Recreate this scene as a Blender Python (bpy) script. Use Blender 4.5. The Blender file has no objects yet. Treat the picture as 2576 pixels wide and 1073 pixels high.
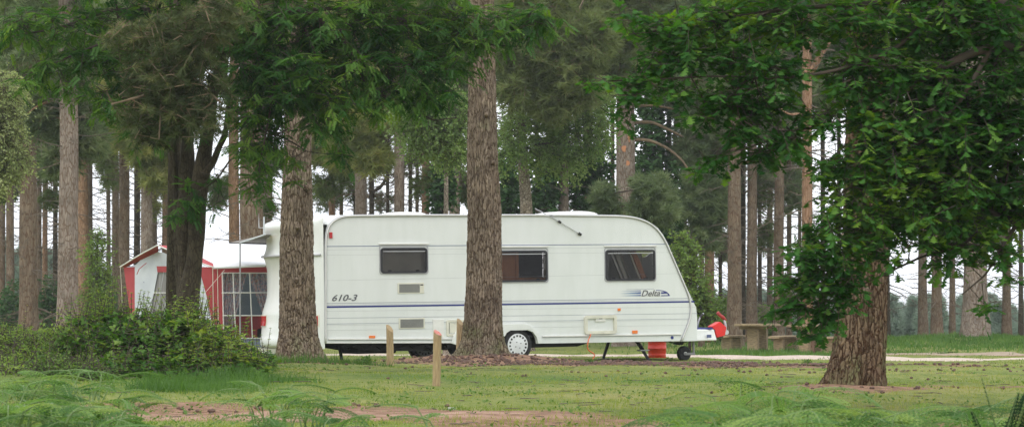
import bpy, bmesh, math, random
import numpy as np
from mathutils import Vector, Matrix
from mathutils.geometry import tessellate_polygon

RNG = np.random.default_rng(7)
random.seed(7)
SC = bpy.context.scene
COL = SC.collection
F, H, CX, HY = 6600.0, 0.85, 1288.0, 780.0      # focal in layout px (2576 wide), eye height, image centre x, horizon row

# ------------------------------------------------------------------ camera
cam_d = bpy.data.cameras.new('camera'); cam = bpy.data.objects.new('camera', cam_d); COL.objects.link(cam)
cam_d.sensor_width = 36; cam_d.lens = 36*F/2576
cam_d.shift_y = (HY-536.5)/2576
cam_d.clip_start = .5; cam_d.clip_end = 3000
cam.location = (0, 0, H); cam.rotation_euler = (math.pi/2, 0, 0)
cam_d.dof.use_dof = True; cam_d.dof.focus_distance = 46; cam_d.dof.aperture_fstop = 9.0
SC.camera = cam

# ------------------------------------------------------------------ ground height
def sstep(a, b, v):
    t = np.clip((v-a)/(b-a), 0, 1); return t*t*(3-2*t)
def gz(x, y):
    x = np.asarray(x, float); y = np.asarray(y, float)
    z = -.12*sstep(38, 53, y) - .13*sstep(53, 66, y)
    z = z - 7.0*sstep(100, 190, y)
    z = z + .17*np.exp(-((x+.47)**2/2.2 + (y-44)**2/2.6))
    z = z + .07*np.exp(-((x+3.3)**2/2 + (y-40)**2/2))
    z = z + .09*np.exp(-((x-3.5)**2/3.2 + (y-26.4)**2/5))
    z = z + .24*np.exp(-((x-15)**2/16 + (y-86)**2/40))
    z = z + .25*np.exp(-((x+9)**2/30 + (y-33)**2/40))
    z = z + .02*np.sin(x*1.3+y*.4)*np.sin(y*.9+1) + .012*np.sin(x*3.1-y*1.7)
    z = z + 1.2*sstep(190, 700, y)
    return z
def gz1(x, y): return float(gz(x, y))
def W(px, py, Y): return np.array([(px-CX)/F*Y, Y, H+(HY-py)/F*Y])
def gp(px, Y):
    x = (px-CX)/F*Y; return np.array([x, Y, gz1(x, Y)])

# ------------------------------------------------------------------ mesh helpers
def mesh_np(name, V, groups, attr=None, smooth=False):
    """V (n,3); groups: list of (m,k) index arrays"""
    me = bpy.data.meshes.new(name)
    V = np.asarray(V, np.float32)
    groups = [np.asarray(g, np.int32) for g in groups if len(g)]
    nl = sum(g.size for g in groups); nf = sum(len(g) for g in groups)
    me.vertices.add(len(V)); me.vertices.foreach_set('co', V.ravel())
    me.loops.add(nl); me.loops.foreach_set('vertex_index', np.concatenate([g.ravel() for g in groups]))
    tot = np.concatenate([np.full(len(g), g.shape[1], np.int32) for g in groups])
    st = np.concatenate([[0], np.cumsum(tot)[:-1]]).astype(np.int32)
    me.polygons.add(nf); me.polygons.foreach_set('loop_start', st)
    try: me.polygons.foreach_set('loop_total', tot)
    except Exception: pass
    me.polygons.foreach_set('use_smooth', np.full(nf, bool(smooth)))
    me.update(calc_edges=True)
    if attr is not None:
        for k, a in attr.items():
            at = me.attributes.new(k, 'FLOAT', 'POINT'); at.data.foreach_set('value', np.asarray(a, np.float32))
    return me

class MB:
    """collects geometry for one mesh"""
    def __init__(s): s.v = []; s.g = {}; s.n = 0; s.a = []
    def add(s, V, *faces, attr=0.5):
        V = np.asarray(V, float).reshape(-1, 3)
        for f in faces:
            f = np.asarray(f, int)
            if f.size: s.g.setdefault(f.shape[1], []).append(f+s.n)
        s.v.append(V); s.n += len(V)
        s.a.append(np.broadcast_to(np.asarray(attr, float), (len(V),)))
        return s
    def box(s, x0, x1, y0, y1, z0, z1, M=None):
        V = np.array([[x, y, z] for z in (z0, z1) for y in (y0, y1) for x in (x0, x1)], float)
        if M is not None: V = np.array([list(M @ Vector(v)) for v in V])
        return s.add(V, [[0, 2, 3, 1], [4, 5, 7, 6], [0, 1, 5, 4], [2, 6, 7, 3], [0, 4, 6, 2], [1, 3, 7, 5]])
    def tube(s, pts, rad, k=8, cap=True):
        pts = np.asarray(pts, float); m = len(pts)
        rad = np.broadcast_to(np.asarray(rad, float), (m,))
        V, Q = tubes(pts[None], rad[None], k)
        s.add(V, Q)
        if cap:
            b = s.n-len(V)
            s.g.setdefault(k, []).append(np.array([[b+i for i in range(k)][::-1]]))
            s.g.setdefault(k, []).append(np.array([[b+(m-1)*k+i for i in range(k)]]))
        return s
    def build(s, name, mat, parent=None, base=None, smooth=False, bevel=0):
        V = np.concatenate(s.v) if s.v else np.zeros((0, 3))
        if base is not None: V = V-np.asarray(base)
        me = mesh_np(name, V, [np.concatenate(g) for g in s.g.values()], {'rnd': np.concatenate(s.a)}, smooth)
        return link(name, me, mat, parent, bevel)

def link(name, me, mat, parent=None, bevel=0):
    o = bpy.data.objects.new(name, me); COL.objects.link(o)
    if mat is not None: me.materials.append(mat)
    if parent is not None: o.parent = parent
    if bevel:
        m = o.modifiers.new('bevel', 'BEVEL'); m.width = bevel; m.segments = 2; m.limit_method = 'ANGLE'; m.angle_limit = .7
    return o

def tubes(P, R, k=5):
    """P (N,m,3) R (N,m) -> verts, quads"""
    P = np.asarray(P, float); N, m, _ = P.shape
    T = np.gradient(P, axis=1); T /= np.linalg.norm(T, axis=2, keepdims=True)+1e-9
    ref = np.where(np.abs(T[:, :1, 2:3]) > .9, np.array([[[1., 0, 0]]]), np.array([[[0, 0, 1.]]]))
    ref = np.broadcast_to(ref, P.shape)
    A = np.cross(T, ref); A /= np.linalg.norm(A, axis=2, keepdims=True)+1e-9
    B = np.cross(T, A)
    an = np.arange(k)*2*math.pi/k
    V = P[:, :, None]+R[:, :, None, None]*(A[:, :, None]*np.cos(an)[:, None]+B[:, :, None]*np.sin(an)[:, None])
    idx = np.arange(N*m*k).reshape(N, m, k)
    a = idx[:, :-1]; b = idx[:, 1:]
    Q = np.stack([a, np.roll(a, -1, 2), np.roll(b, -1, 2), b], -1).reshape(-1, 4)
    return V.reshape(-1, 3), Q

def resample(pts, m):
    pts = np.asarray(pts, float)
    d = np.concatenate([[0], np.cumsum(np.linalg.norm(np.diff(pts[:, :3], axis=0), axis=1))])
    t = np.linspace(0, d[-1], m)
    out = np.stack([np.interp(t, d, pts[:, i]) for i in range(pts.shape[1])], 1)
    if m > 4:
        for _ in range(2): out[1:-1] = (out[:-2]+2*out[1:-1]+out[2:])/4
    return out

def empty(name, loc, label=None, cat=None, group=None, kind=None, rot=None):
    o = bpy.data.objects.new(name, None); COL.objects.link(o); o.location = tuple(float(v) for v in loc)
    o.empty_display_size = .2
    if rot is not None: o.rotation_euler = rot
    return tag(o, label, cat, group, kind)
def tag(o, label=None, cat=None, group=None, kind=None):
    if label: o['label'] = label
    if cat: o['category'] = cat
    if group: o['group'] = group
    if kind: o['kind'] = kind
    return o

# ------------------------------------------------------------------ noise
def hash2(i, j, s=0):
    h = (i*374761393+j*668265263+s*2147483647+1013904223) & 0xffffffff
    h = ((h ^ (h >> 13))*1274126177) & 0xffffffff
    return ((h ^ (h >> 16)) & 0xffffff)/float(0xffffff)
def vnoise(x, y, s=0, perx=0):
    i = np.floor(x).astype(np.int64); j = np.floor(y).astype(np.int64); fx = x-i; fy = y-j
    fx = fx*fx*(3-2*fx); fy = fy*fy*(3-2*fy)
    w = (lambda a: a % perx) if perx else (lambda a: a)
    return ((hash2(w(i), j, s)*(1-fx)+hash2(w(i+1), j, s)*fx)*(1-fy)+(hash2(w(i), j+1, s)*(1-fx)+hash2(w(i+1), j+1, s)*fx)*fy)
def worley(x, y, s=0, perx=0):
    i = np.floor(x).astype(np.int64); j = np.floor(y).astype(np.int64)
    f1 = np.full(x.shape, 9.); f2 = np.full(x.shape, 9.); idn = np.zeros(x.shape)
    for di in (-1, 0, 1):
        for dj in (-1, 0, 1):
            ii = i+di; jj = j+dj; iw = ii % perx if perx else ii
            px = ii+.15+.7*hash2(iw, jj, s+1); py = jj+.1+.8*hash2(iw, jj, s+2)
            d = np.hypot(x-px, y-py); h = hash2(iw, jj, s+3)
            nearer = d < f1
            f2 = np.where(nearer, f1, np.minimum(f2, d)); idn = np.where(nearer, h, idn); f1 = np.where(nearer, d, f1)
    return f1, f2, idn

# ------------------------------------------------------------------ materials
def newmat(name):
    m = bpy.data.materials.new(name); m.use_nodes = True
    nt = m.node_tree; nt.nodes.clear()
    out = nt.nodes.new('ShaderNodeOutputMaterial')
    return m, nt, out
def N(nt, t, **kw):
    n = nt.nodes.new(t)
    for k, v in kw.items():
        if k in n.inputs: n.inputs[k].default_value = v
        else: setattr(n, k, v)
    return n
def C4(c): return (c[0], c[1], c[2], 1)
def ramp(nt, fac, stops):
    r = nt.nodes.new('ShaderNodeValToRGB'); el = r.color_ramp.elements
    while len(el) < len(stops): el.new(.5)
    for e, (p, c) in zip(el, stops): e.position = p; e.color = C4(c)
    nt.links.new(fac, r.inputs[0]); return r.outputs[0]
def pbr(name, col, rough=.6, col2=None, nscale=6, metal=0, bump=0, bscale=60, spec=.5, coat=0, stretch=(1, 1, 1), emis=None):
    m, nt, out = newmat(name); L = nt.links.new
    b = N(nt, 'ShaderNodeBsdfPrincipled'); b.inputs['Roughness'].default_value = rough; b.inputs['Metallic'].default_value = metal
    b.inputs['Specular IOR Level'].default_value = spec; b.inputs['Coat Weight'].default_value = coat
    tc = N(nt, 'ShaderNodeTexCoord'); mp = N(nt, 'ShaderNodeMapping'); mp.inputs['Scale'].default_value = stretch
    L(tc.outputs['Object'], mp.inputs[0])
    no = N(nt, 'ShaderNodeTexNoise'); no.inputs['Scale'].default_value = nscale; no.inputs['Detail'].default_value = 6
    L(mp.outputs[0], no.inputs[0])
    c2 = col2 or tuple(c*.88 for c in col)
    L(ramp(nt, no.outputs[0], [(.35, c2), (.65, col)]), b.inputs['Base Color'])
    if bump:
        nb = N(nt, 'ShaderNodeTexNoise'); nb.inputs['Scale'].default_value = bscale; L(mp.outputs[0], nb.inputs[0])
        bp = N(nt, 'ShaderNodeBump'); bp.inputs['Strength'].default_value = bump; bp.inputs['Distance'].default_value = .02
        L(nb.outputs[0], bp.inputs['Height']); L(bp.outputs[0], b.inputs['Normal'])
    if emis: b.inputs['Emission Color'].default_value = C4(emis); b.inputs['Emission Strength'].default_value = 1
    L(b.outputs[0], out.inputs[0]); return m
def leafmat(name, cols, trans=.35, rough=.5, gloss=.06, nscale=.9):
    m, nt, out = newmat(name); L = nt.links.new
    at = N(nt, 'ShaderNodeAttribute'); at.attribute_name = 'rnd'
    ge = N(nt, 'ShaderNodeNewGeometry')
    no = N(nt, 'ShaderNodeTexNoise'); no.inputs['Scale'].default_value = nscale; no.inputs['Detail'].default_value = 2; L(ge.outputs['Position'], no.inputs[0])
    ad = N(nt, 'ShaderNodeMath', operation='MULTIPLY_ADD'); ad.inputs[1].default_value = .9; L(no.outputs[0], ad.inputs[0])
    sc = N(nt, 'ShaderNodeMath', operation='MULTIPLY_ADD'); sc.inputs[1].default_value = .7; sc.inputs[2].default_value = -.3; L(at.outputs['Fac'], sc.inputs[0])
    L(sc.outputs[0], ad.inputs[2])
    n = len(cols); c = ramp(nt, ad.outputs[0], [(.15+.7*i/(n-1), cols[i]) for i in range(n)])
    d = N(nt, 'ShaderNodeBsdfDiffuse'); t = N(nt, 'ShaderNodeBsdfTranslucent'); g = N(nt, 'ShaderNodeBsdfGlossy'); g.inputs['Roughness'].default_value = rough
    hs = N(nt, 'ShaderNodeHueSaturation'); hs.inputs['Hue'].default_value = .485; hs.inputs['Saturation'].default_value = 1.15; hs.inputs['Value'].default_value = 1.5
    L(c, d.inputs[0]); L(c, hs.inputs['Color']); L(hs.outputs[0], t.inputs[0]); g.inputs[0].default_value = (.9, .95, .85, 1)
    m1 = N(nt, 'ShaderNodeMixShader'); m1.inputs[0].default_value = trans; L(d.outputs[0], m1.inputs[1]); L(t.outputs[0], m1.inputs[2])
    m2 = N(nt, 'ShaderNodeMixShader'); m2.inputs[0].default_value = gloss; L(m1.outputs[0], m2.inputs[1]); L(g.outputs[0], m2.inputs[2])
    L(m2.outputs[0], out.inputs[0]); return m
def barkmat(name, plate, plate2, inner, bump=.5, sc=1., zs=.16, moss=0):
    """plates from attribute rnd (near trunks) plus voronoi plates"""
    m, nt, out = newmat(name); L = nt.links.new
    b = N(nt, 'ShaderNodeBsdfPrincipled'); b.inputs['Roughness'].default_value = .9; b.inputs['Specular IOR Level'].default_value = .15
    ge = N(nt, 'ShaderNodeNewGeometry'); mp = N(nt, 'ShaderNodeMapping'); mp.inputs['Scale'].default_value = (sc, sc, sc*zs)
    L(ge.outputs['Position'], mp.inputs[0])
    nz = N(nt, 'ShaderNodeTexNoise'); nz.inputs['Scale'].default_value = 5; nz.inputs['Detail'].default_value = 5; L(mp.outputs[0], nz.inputs[0])
    vm = N(nt, 'ShaderNodeMix'); vm.data_type = 'VECTOR'; vm.inputs[0].default_value = .12; L(mp.outputs[0], vm.inputs[4]); L(nz.outputs['Color'], vm.inputs[5])
    vo = N(nt, 'ShaderNodeTexVoronoi'); vo.feature = 'DISTANCE_TO_EDGE'; vo.inputs['Scale'].default_value = 22; L(vm.outputs[1], vo.inputs['Vector'])
    v2 = N(nt, 'ShaderNodeTexVoronoi'); v2.inputs['Scale'].default_value = 22; L(vm.outputs[1], v2.inputs['Vector'])
    sx = N(nt, 'ShaderNodeSeparateColor'); L(v2.outputs['Color'], sx.inputs[0])
    n2 = N(nt, 'ShaderNodeTexNoise'); n2.inputs['Scale'].default_value = 40; n2.inputs['Detail'].default_value = 6; L(ge.outputs['Position'], n2.inputs[0])
    mx = N(nt, 'ShaderNodeMath', operation='MULTIPLY_ADD'); mx.inputs[1].default_value = .4; L(sx.outputs[0], mx.inputs[0]); 
    ms = N(nt, 'ShaderNodeMath', operation='MULTIPLY'); ms.inputs[1].default_value = .65; L(n2.outputs[0], ms.inputs[0]); L(ms.outputs[0], mx.inputs[2])
    pc = ramp(nt, mx.outputs[0], [(.2, plate2), (.75, plate)])
    n3 = N(nt, 'ShaderNodeTexNoise'); n3.inputs['Scale'].default_value = 1.1; n3.inputs['Detail'].default_value = 3; L(ge.outputs['Position'], n3.inputs[0])
    rr = ramp(nt, n3.outputs[0], [(.5, (0, 0, 0)), (.7, (1, 1, 1))])
    mo = N(nt, 'ShaderNodeMix'); mo.data_type = 'RGBA'; L(pc, mo.inputs[6]); mo.inputs[7].default_value = C4(inner)
    mf = N(nt, 'ShaderNodeMath', operation='MULTIPLY'); mf.inputs[1].default_value = .2; L(rr, mf.inputs[0]); L(mf.outputs[0], mo.inputs[0])
    ed = ramp(nt, vo.outputs[0], [(0, (0, 0, 0)), (.12, (1, 1, 1))])
    # broad weathering: lichen and stain patches
    n4 = N(nt, 'ShaderNodeTexNoise'); n4.inputs['Scale'].default_value = 2.6; n4.inputs['Detail'].default_value = 6; n4.inputs['Roughness'].default_value = .7; L(ge.outputs['Position'], n4.inputs[0])
    st = ramp(nt, n4.outputs[0], [(.32, (.62, .62, .60)), (.5, (1, 1, 1)), (.72, (1.22, 1.20, 1.15))])
    mst = N(nt, 'ShaderNodeMix'); mst.data_type = 'RGBA'; mst.blend_type = 'MULTIPLY'; mst.inputs[0].default_value = 1; L(mo.outputs[2], mst.inputs[6]); L(st, mst.inputs[7]); mo = mst
    if moss:
        n5 = N(nt, 'ShaderNodeTexNoise'); n5.inputs['Scale'].default_value = 3.3; n5.inputs['Detail'].default_value = 5; L(ge.outputs['Position'], n5.inputs[0])
        sz_ = N(nt, 'ShaderNodeSeparateXYZ'); L(ge.outputs['Position'], sz_.inputs[0])
        hz_ = N(nt, 'ShaderNodeMapRange'); hz_.inputs[1].default_value = 1.1; hz_.inputs[2].default_value = 0.0; hz_.inputs[3].default_value = 0; hz_.inputs[4].default_value = .28; L(sz_.outputs[2], hz_.inputs[0])
        ah_ = N(nt, 'ShaderNodeMath', operation='ADD'); L(n5.outputs[0], ah_.inputs[0]); L(hz_.outputs[0], ah_.inputs[1])
        mk = ramp(nt, ah_.outputs[0], [(.62, (0, 0, 0)), (.82, (.6, .6, .6))])
        mm = N(nt, 'ShaderNodeMix'); mm.data_type = 'RGBA'; L(mk, mm.inputs[0]); L(mo.outputs[2], mm.inputs[6]); mm.inputs[7].default_value = (.13, .15, .06, 1); mo = mm
    m3 = N(nt, 'ShaderNodeMix'); m3.data_type = 'RGBA'; L(ed, m3.inputs[0]); m3.inputs[6].default_value = C4(tuple(c*.45 for c in inner)); L(mo.outputs[2], m3.inputs[7])
    L(m3.outputs[2], b.inputs['Base Color'])
    bp = N(nt, 'ShaderNodeBump'); bp.inputs['Strength'].default_value = bump; bp.inputs['Distance'].default_value = .03
    ah = N(nt, 'ShaderNodeMath', operation='MULTIPLY_ADD'); ah.inputs[1].default_value = .3; L(n2.outputs[0], ah.inputs[0]); L(ed, ah.inputs[2])
    L(ah.outputs[0], bp.inputs['Height']); L(bp.outputs[0], b.inputs['Normal'])
    L(b.outputs[0], out.inputs[0]); return m

M = {}
M['grp'] = pbr('caravan_white', (.80, .81, .78), .35, (.76, .775, .745), 1.2, spec=.5, coat=.15)
M['panel'] = pbr('caravan_panel', (.77, .785, .765), .36, (.74, .76, .735), .8, spec=.4)
def grime(m_):
    nt = m_.node_tree; L = nt.links.new; b = [n for n in nt.nodes if n.type == 'BSDF_PRINCIPLED'][0]; src = b.inputs['Base Color'].links[0].from_socket
    tc = N(nt, 'ShaderNodeTexCoord'); mp = N(nt, 'ShaderNodeMapping'); mp.inputs['Scale'].default_value = (2.2, 2.2, .4); L(tc.outputs['Object'], mp.inputs[0])
    n1 = N(nt, 'ShaderNodeTexNoise'); n1.inputs['Scale'].default_value = 2.2; n1.inputs['Detail'].default_value = 7; n1.inputs['Roughness'].default_value = .65; L(mp.outputs[0], n1.inputs[0])
    mx = N(nt, 'ShaderNodeMix'); mx.data_type = 'RGBA'; mx.blend_type = 'MULTIPLY'; mx.inputs[0].default_value = 1; L(src, mx.inputs[6])
    L(ramp(nt, n1.outputs[0], [(.30, (.935, .945, .925)), (.55, (.985, .99, .98)), (.7, (1, 1, 1))]), mx.inputs[7]); L(mx.outputs[2], b.inputs['Base Color'])
    nb = N(nt, 'ShaderNodeTexNoise'); nb.inputs['Scale'].default_value = 1.6; L(tc.outputs['Object'], nb.inputs[0])
    bp = N(nt, 'ShaderNodeBump'); bp.inputs['Strength'].default_value = .25; bp.inputs['Distance'].default_value = .02; L(nb.outputs[0], bp.inputs['Height']); L(bp.outputs[0], b.inputs['Normal'])
grime(M['panel']); grime(M['grp'])
M['trimw'] = pbr('white_plastic', (.82, .81, .76), .4)
M['cream'] = pbr('cream_plastic', (.74, .72, .60), .45)
M['greytrim'] = pbr('grey_trim', (.46, .46, .47), .35, metal=.2)
M['alu'] = pbr('aluminium', (.6, .6, .6), .35, metal=.8)
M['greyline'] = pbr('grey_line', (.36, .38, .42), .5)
M['darkgrey'] = pbr('dark_grey_vinyl', (.10, .105, .115), .5)
M['faint'] = pbr('panel_groove', (.56, .58, .56), .5)
M['blue'] = pbr('blue_stripe', (.018, .03, .20), .35)
M['blueline'] = pbr('thin_blue_line', (.09, .12, .25), .4)
M['rubber'] = pbr('black_rubber', (.018, .018, .022), .45)
M['tyre'] = pbr('tyre_rubber', (.02, .02, .02), .8, bump=.2)
M['black'] = pbr('black_steel', (.016, .015, .015), .6)
M['steel'] = pbr('galvanised_steel', (.30, .30, .30), .5, metal=.4)
M['hub'] = pbr('white_wheel_trim', (.78, .79, .80), .3)
M['red'] = pbr('red_plastic', (.75, .018, .012), .3)
M['redlens'] = pbr('red_lens', (.50, .012, .012), .15)
M['darkred'] = pbr('dull_red', (.42, .04, .035), .5)
M['orange'] = pbr('orange_lens', (.90, .22, .03), .25)
M['orangedrum'] = pbr('orange_paint', (.58, .035, .012), .45, (.48, .03, .012), 5, bump=.05)
M['cable'] = pbr('orange_cable', (.80, .16, .05), .5)
M['wood'] = pbr('varnished_wood', (.62, .25, .09), .4, (.50, .18, .06), 5, stretch=(6, 6, .6))
M['dark'] = pbr('dark_upholstery', (.03, .035, .035), .8)
M['blind'] = pbr('beige_blind', (.60, .585, .52), .8, (.46, .46, .41), 3)
M['post'] = pbr('peeled_timber', (.42, .31, .16), .8, (.30, .21, .11), 14, bump=.3, bscale=30, stretch=(3, 3, .5))
M['weathered'] = pbr('weathered_timber', (.38, .29, .165), .85, (.22, .165, .095), 10, bump=.3, stretch=(1, 4, 4))
M['postred'] = pbr('red_paint_mark', (.6, .05, .06), .7, (.5, .3, .22), 40)
M['redcanvas'] = pbr('red_canvas', (.47, .075, .08), .85, (.39, .06, .065), 3, bump=.4, bscale=5)
M['greycanvas'] = pbr('grey_white_canvas', (.62, .65, .68), .85, (.53, .56, .60), 2.5, bump=.6, bscale=3)
M['whitecanvas'] = pbr('white_roof_canvas', (.85, .86, .86), .7, (.82, .83, .84), 2)
M['mudwall'] = pbr('grey_mud_wall', (.20, .24, .29), .5, (.16, .19, .24), 4, bump=.3, bscale=6)
M['rust'] = pbr('grey_brown_canopy', (.22, .20, .17), .7, (.15, .13, .11), 8)
M['netting'] = pbr('grey_net_curtain', (.30, .29, .28), .9, (.22, .21, .20), 9, stretch=(3, 3, .2))
# floral curtain
m, nt, out = newmat('floral_curtain'); b = N(nt, 'ShaderNodeBsdfPrincipled'); b.inputs['Roughness'].default_value = .9
ge = N(nt, 'ShaderNodeNewGeometry'); vo = N(nt, 'ShaderNodeTexVoronoi'); vo.inputs['Scale'].default_value = 30; nt.links.new(ge.outputs['Position'], vo.inputs['Vector'])
sp = N(nt, 'ShaderNodeSeparateColor'); nt.links.new(vo.outputs['Color'], sp.inputs[0])
nt.links.new(ramp(nt, sp.outputs[0], [(.0, (.60, .50, .50)), (.35, (.65, .36, .32)), (.45, (.28, .30, .38)), (.7, (.65, .60, .60)), (1, (.22, .24, .33))]), b.inputs['Base Color'])
nt.links.new(b.outputs[0], out.inputs[0]); M['floral'] = m
# glass
def glass(name, tint, gl=.08, rough=.02, ior=1.22, wr=0):
    m, nt, out = newmat(name)
    t = N(nt, 'ShaderNodeBsdfTransparent'); t.inputs[0].default_value = C4(tint)
    g = N(nt, 'ShaderNodeBsdfGlossy'); g.inputs['Roughness'].default_value = rough; g.inputs[0].default_value = (1, 1, 1, 1)
    lw = N(nt, 'ShaderNodeFresnel'); lw.inputs[0].default_value = ior
    if wr:
        tc = N(nt, 'ShaderNodeTexCoord'); mp = N(nt, 'ShaderNodeMapping'); mp.inputs['Scale'].default_value = (9, 1, 1.6); mp.inputs['Rotation'].default_value = (0, .75, 0)
        nn = N(nt, 'ShaderNodeTexNoise'); nn.inputs['Scale'].default_value = 2.2; nt.links.new(tc.outputs['Object'], mp.inputs[0]); nt.links.new(mp.outputs[0], nn.inputs[0])
        bp = N(nt, 'ShaderNodeBump'); bp.inputs['Strength'].default_value = wr; bp.inputs['Distance'].default_value = .25; nt.links.new(nn.outputs[0], bp.inputs['Height']); nt.links.new(bp.outputs[0], g.inputs['Normal']); nt.links.new(bp.outputs[0], lw.inputs['Normal'])
    x = N(nt, 'ShaderNodeMixShader'); nt.links.new(lw.outputs[0], x.inputs[0]); nt.links.new(t.outputs[0], x.inputs[1]); nt.links.new(g.outputs[0], x.inputs[2])
    nt.links.new(x.outputs[0], out.inputs[0]); return m
M['acrylic'] = glass('tinted_acrylic', (.66, .65, .64))
M['clearpvc'] = glass('clear_vinyl', (.85, .87, .9), rough=.10, ior=1.32, wr=.22)
# delta fade
m, nt, out = newmat('blue_fade_decal'); b = N(nt, 'ShaderNodeBsdfPrincipled'); b.inputs['Roughness'].default_value = .4
at = N(nt, 'ShaderNodeAttribute'); at.attribute_name = 'rnd'
nt.links.new(ramp(nt, at.outputs['Fac'], [(0, (.74, .755, .73)), (.55, (.25, .34, .47)), (1, (.05, .09, .28))]), b.inputs['Base Color'])
nt.links.new(b.outputs[0], out.inputs[0]); M['fade'] = m

M['bark_near'] = barkmat('pine_bark_furrowed', (.30, .24, .175), (.165, .125, .09), (.20, .13, .08), .7, 1.25, .16, moss=1)
M['bark_right'] = barkmat('pine_bark_dark', (.21, .15, .095), (.11, .075, .048), (.20, .10, .055), .8, 1.2, .16, moss=1)
M['bark_grey'] = barkmat('pine_bark_grey', (.31, .26, .215), (.20, .165, .135), (.30, .19, .125), .5, 1, .22)
M['bark_brown'] = barkmat('pine_bark_brown', (.23, .18, .13), (.14, .11, .08), (.25, .14, .08), .5, 1, .22)
M['bark_red'] = barkmat('pine_bark_reddish', (.34, .225, .145), (.23, .145, .095), (.40, .20, .10), .4, 1, .22)
M['bark_birch'] = barkmat('birch_bark', (.38, .33, .26), (.2, .16, .12), (.14, .10, .07), .5, .8, .9)
M['bark_dark'] = barkmat('rowan_bark', (.085, .070, .045), (.050, .042, .028), (.075, .056, .034), .5, 1.5, .35)
M['twig'] = pbr('twig_bark', (.09, .065, .045), .9, (.05, .04, .03), 8)
M['limb'] = pbr('pine_limb_bark', (.24, .15, .085), .9, (.13, .095, .06), 5)
M['neartwig'] = pbr('brown_pine_twig', (.20, .14, .08), .9, (.10, .075, .045), 8)
M['twig_pale'] = pbr('dead_twig', (.17, .135, .10), .9, (.10, .08, .06), 8)

M['oak'] = leafmat('oak_leaves', [(.016, .068, .012), (.034, .120, .020), (.070, .185, .034), (.17, .29, .04)], .4, gloss=.015)
M['rowan'] = leafmat('rowan_leaves', [(.016, .060, .012), (.034, .112, .018), (.075, .175, .030), (.15, .26, .035)], .42, gloss=.02)
M['needle_near'] = leafmat('pine_needles_near', [(.035, .050, .018), (.062, .085, .030), (.10, .125, .045), (.22, .22, .085)], .25, gloss=.02)
M['needle_green'] = leafmat('pine_needles_green', [(.075, .12, .036), (.12, .175, .052), (.19, .25, .08)], .4, gloss=.015)
M['needle_blue'] = leafmat('pine_needles_blue_grey', [(.09, .135, .06), (.145, .20, .09), (.24, .29, .14)], .4, gloss=.015)
M['needle_olive'] = leafmat('pine_needles_olive', [(.14, .18, .05), (.22, .26, .08), (.36, .35, .12)], .45, gloss=.015)
M['needle_brown'] = leafmat('pine_needles_brown', [(.080, .11, .038), (.13, .17, .06), (.21, .25, .095)], .42, gloss=.015)
M['birch_leaf'] = leafmat('birch_leaves', [(.10, .18, .05), (.16, .255, .075), (.25, .34, .12)], .5, gloss=.02)
M['birch_pale'] = leafmat('birch_leaves_pale', [(.19, .25, .09), (.28, .34, .13), (.40, .44, .20)], .48, gloss=.03)
M['ivy'] = leafmat('ivy_leaves', [(.018, .060, .014), (.035, .10, .022), (.07, .16, .04)], .25, gloss=.03)
M['sapling'] = leafmat('sapling_leaves', [(.08, .15, .035), (.13, .22, .05), (.20, .30, .075)], .48, gloss=.02)
M['bramble'] = leafmat('bramble_leaves', [(.028, .090, .016), (.062, .155, .026), (.13, .235, .042), (.27, .35, .075)], .4, gloss=.02)
M['palebush'] = leafmat('pale_shrub_leaves', [(.12, .22, .045), (.20, .31, .065), (.33, .42, .11)], .48, gloss=.02)
M['fern'] = leafmat('bracken_fronds', [(.055, .125, .035), (.095, .195, .052), (.155, .275, .075), (.26, .35, .10)], .42, nscale=2., gloss=.015)
M['darkfern'] = leafmat('dark_fern', [(.008, .030, .009), (.014, .048, .014)], .15, gloss=.01)
M['grass'] = leafmat('grass_blades', [(.080, .150, .03), (.155, .24, .045), (.27, .30, .075), (.42, .38, .16)], .45, gloss=.01, nscale=.6)
M['lushgrass'] = leafmat('lush_grass', [(.045, .11, .02), (.08, .17, .035), (.14, .24, .055)], .4, gloss=.02)
M['far'] = leafmat('far_conifers', [(.15, .21, .15), (.20, .27, .20), (.27, .33, .26)], .3, nscale=.3, gloss=.01)  # paleness of distant haze partly put into the leaf colour
M['cone'] = pbr('pine_cones', (.17, .10, .07), .9, (.08, .05, .04), 20)
M['pale_litter'] = pbr('pale_stone', (.5, .48, .44), .8)
M['weed'] = leafmat('weed_leaves', [(.07, .15, .03), (.12, .21, .045)], .35, gloss=.02)

# ------------------------------------------------------------------ world and sun
w = bpy.data.worlds.new('World'); SC.world = w; w.use_nodes = True
nt = w.node_tree; nt.nodes.clear(); out = nt.nodes.new('ShaderNodeOutputWorld'); bg = nt.nodes.new('ShaderNodeBackground')
sky = nt.nodes.new('ShaderNodeTexSky'); sky.sky_type = 'NISHITA'; sky.sun_disc = False
SUN_EL, SUN_AZ = math.radians(52), math.radians(200)     # azimuth clockwise from +Y
sky.sun_elevation = SUN_EL; sky.sun_rotation = SUN_AZ; sky.dust_density = 3; sky.ozone_density = 1
tc = nt.nodes.new('ShaderNodeTexCoord'); no = nt.nodes.new('ShaderNodeTexNoise'); no.inputs['Scale'].default_value = 3; no.inputs['Detail'].default_value = 5
nt.links.new(tc.outputs['Generated'], no.inputs[0])
cl = nt.nodes.new('ShaderNodeValToRGB'); cl.color_ramp.elements[0].color = (12.0, 12.6, 13.6, 1); cl.color_ramp.elements[1].color = (15.6, 15.8, 16.2, 1)
cl.color_ramp.elements[0].position = .35; cl.color_ramp.elements[1].position = .65
nt.links.new(no.outputs[0], cl.inputs[0])
mx = nt.nodes.new('ShaderNodeMix'); mx.data_type = 'RGBA'; mx.inputs[0].default_value = .88
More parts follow.
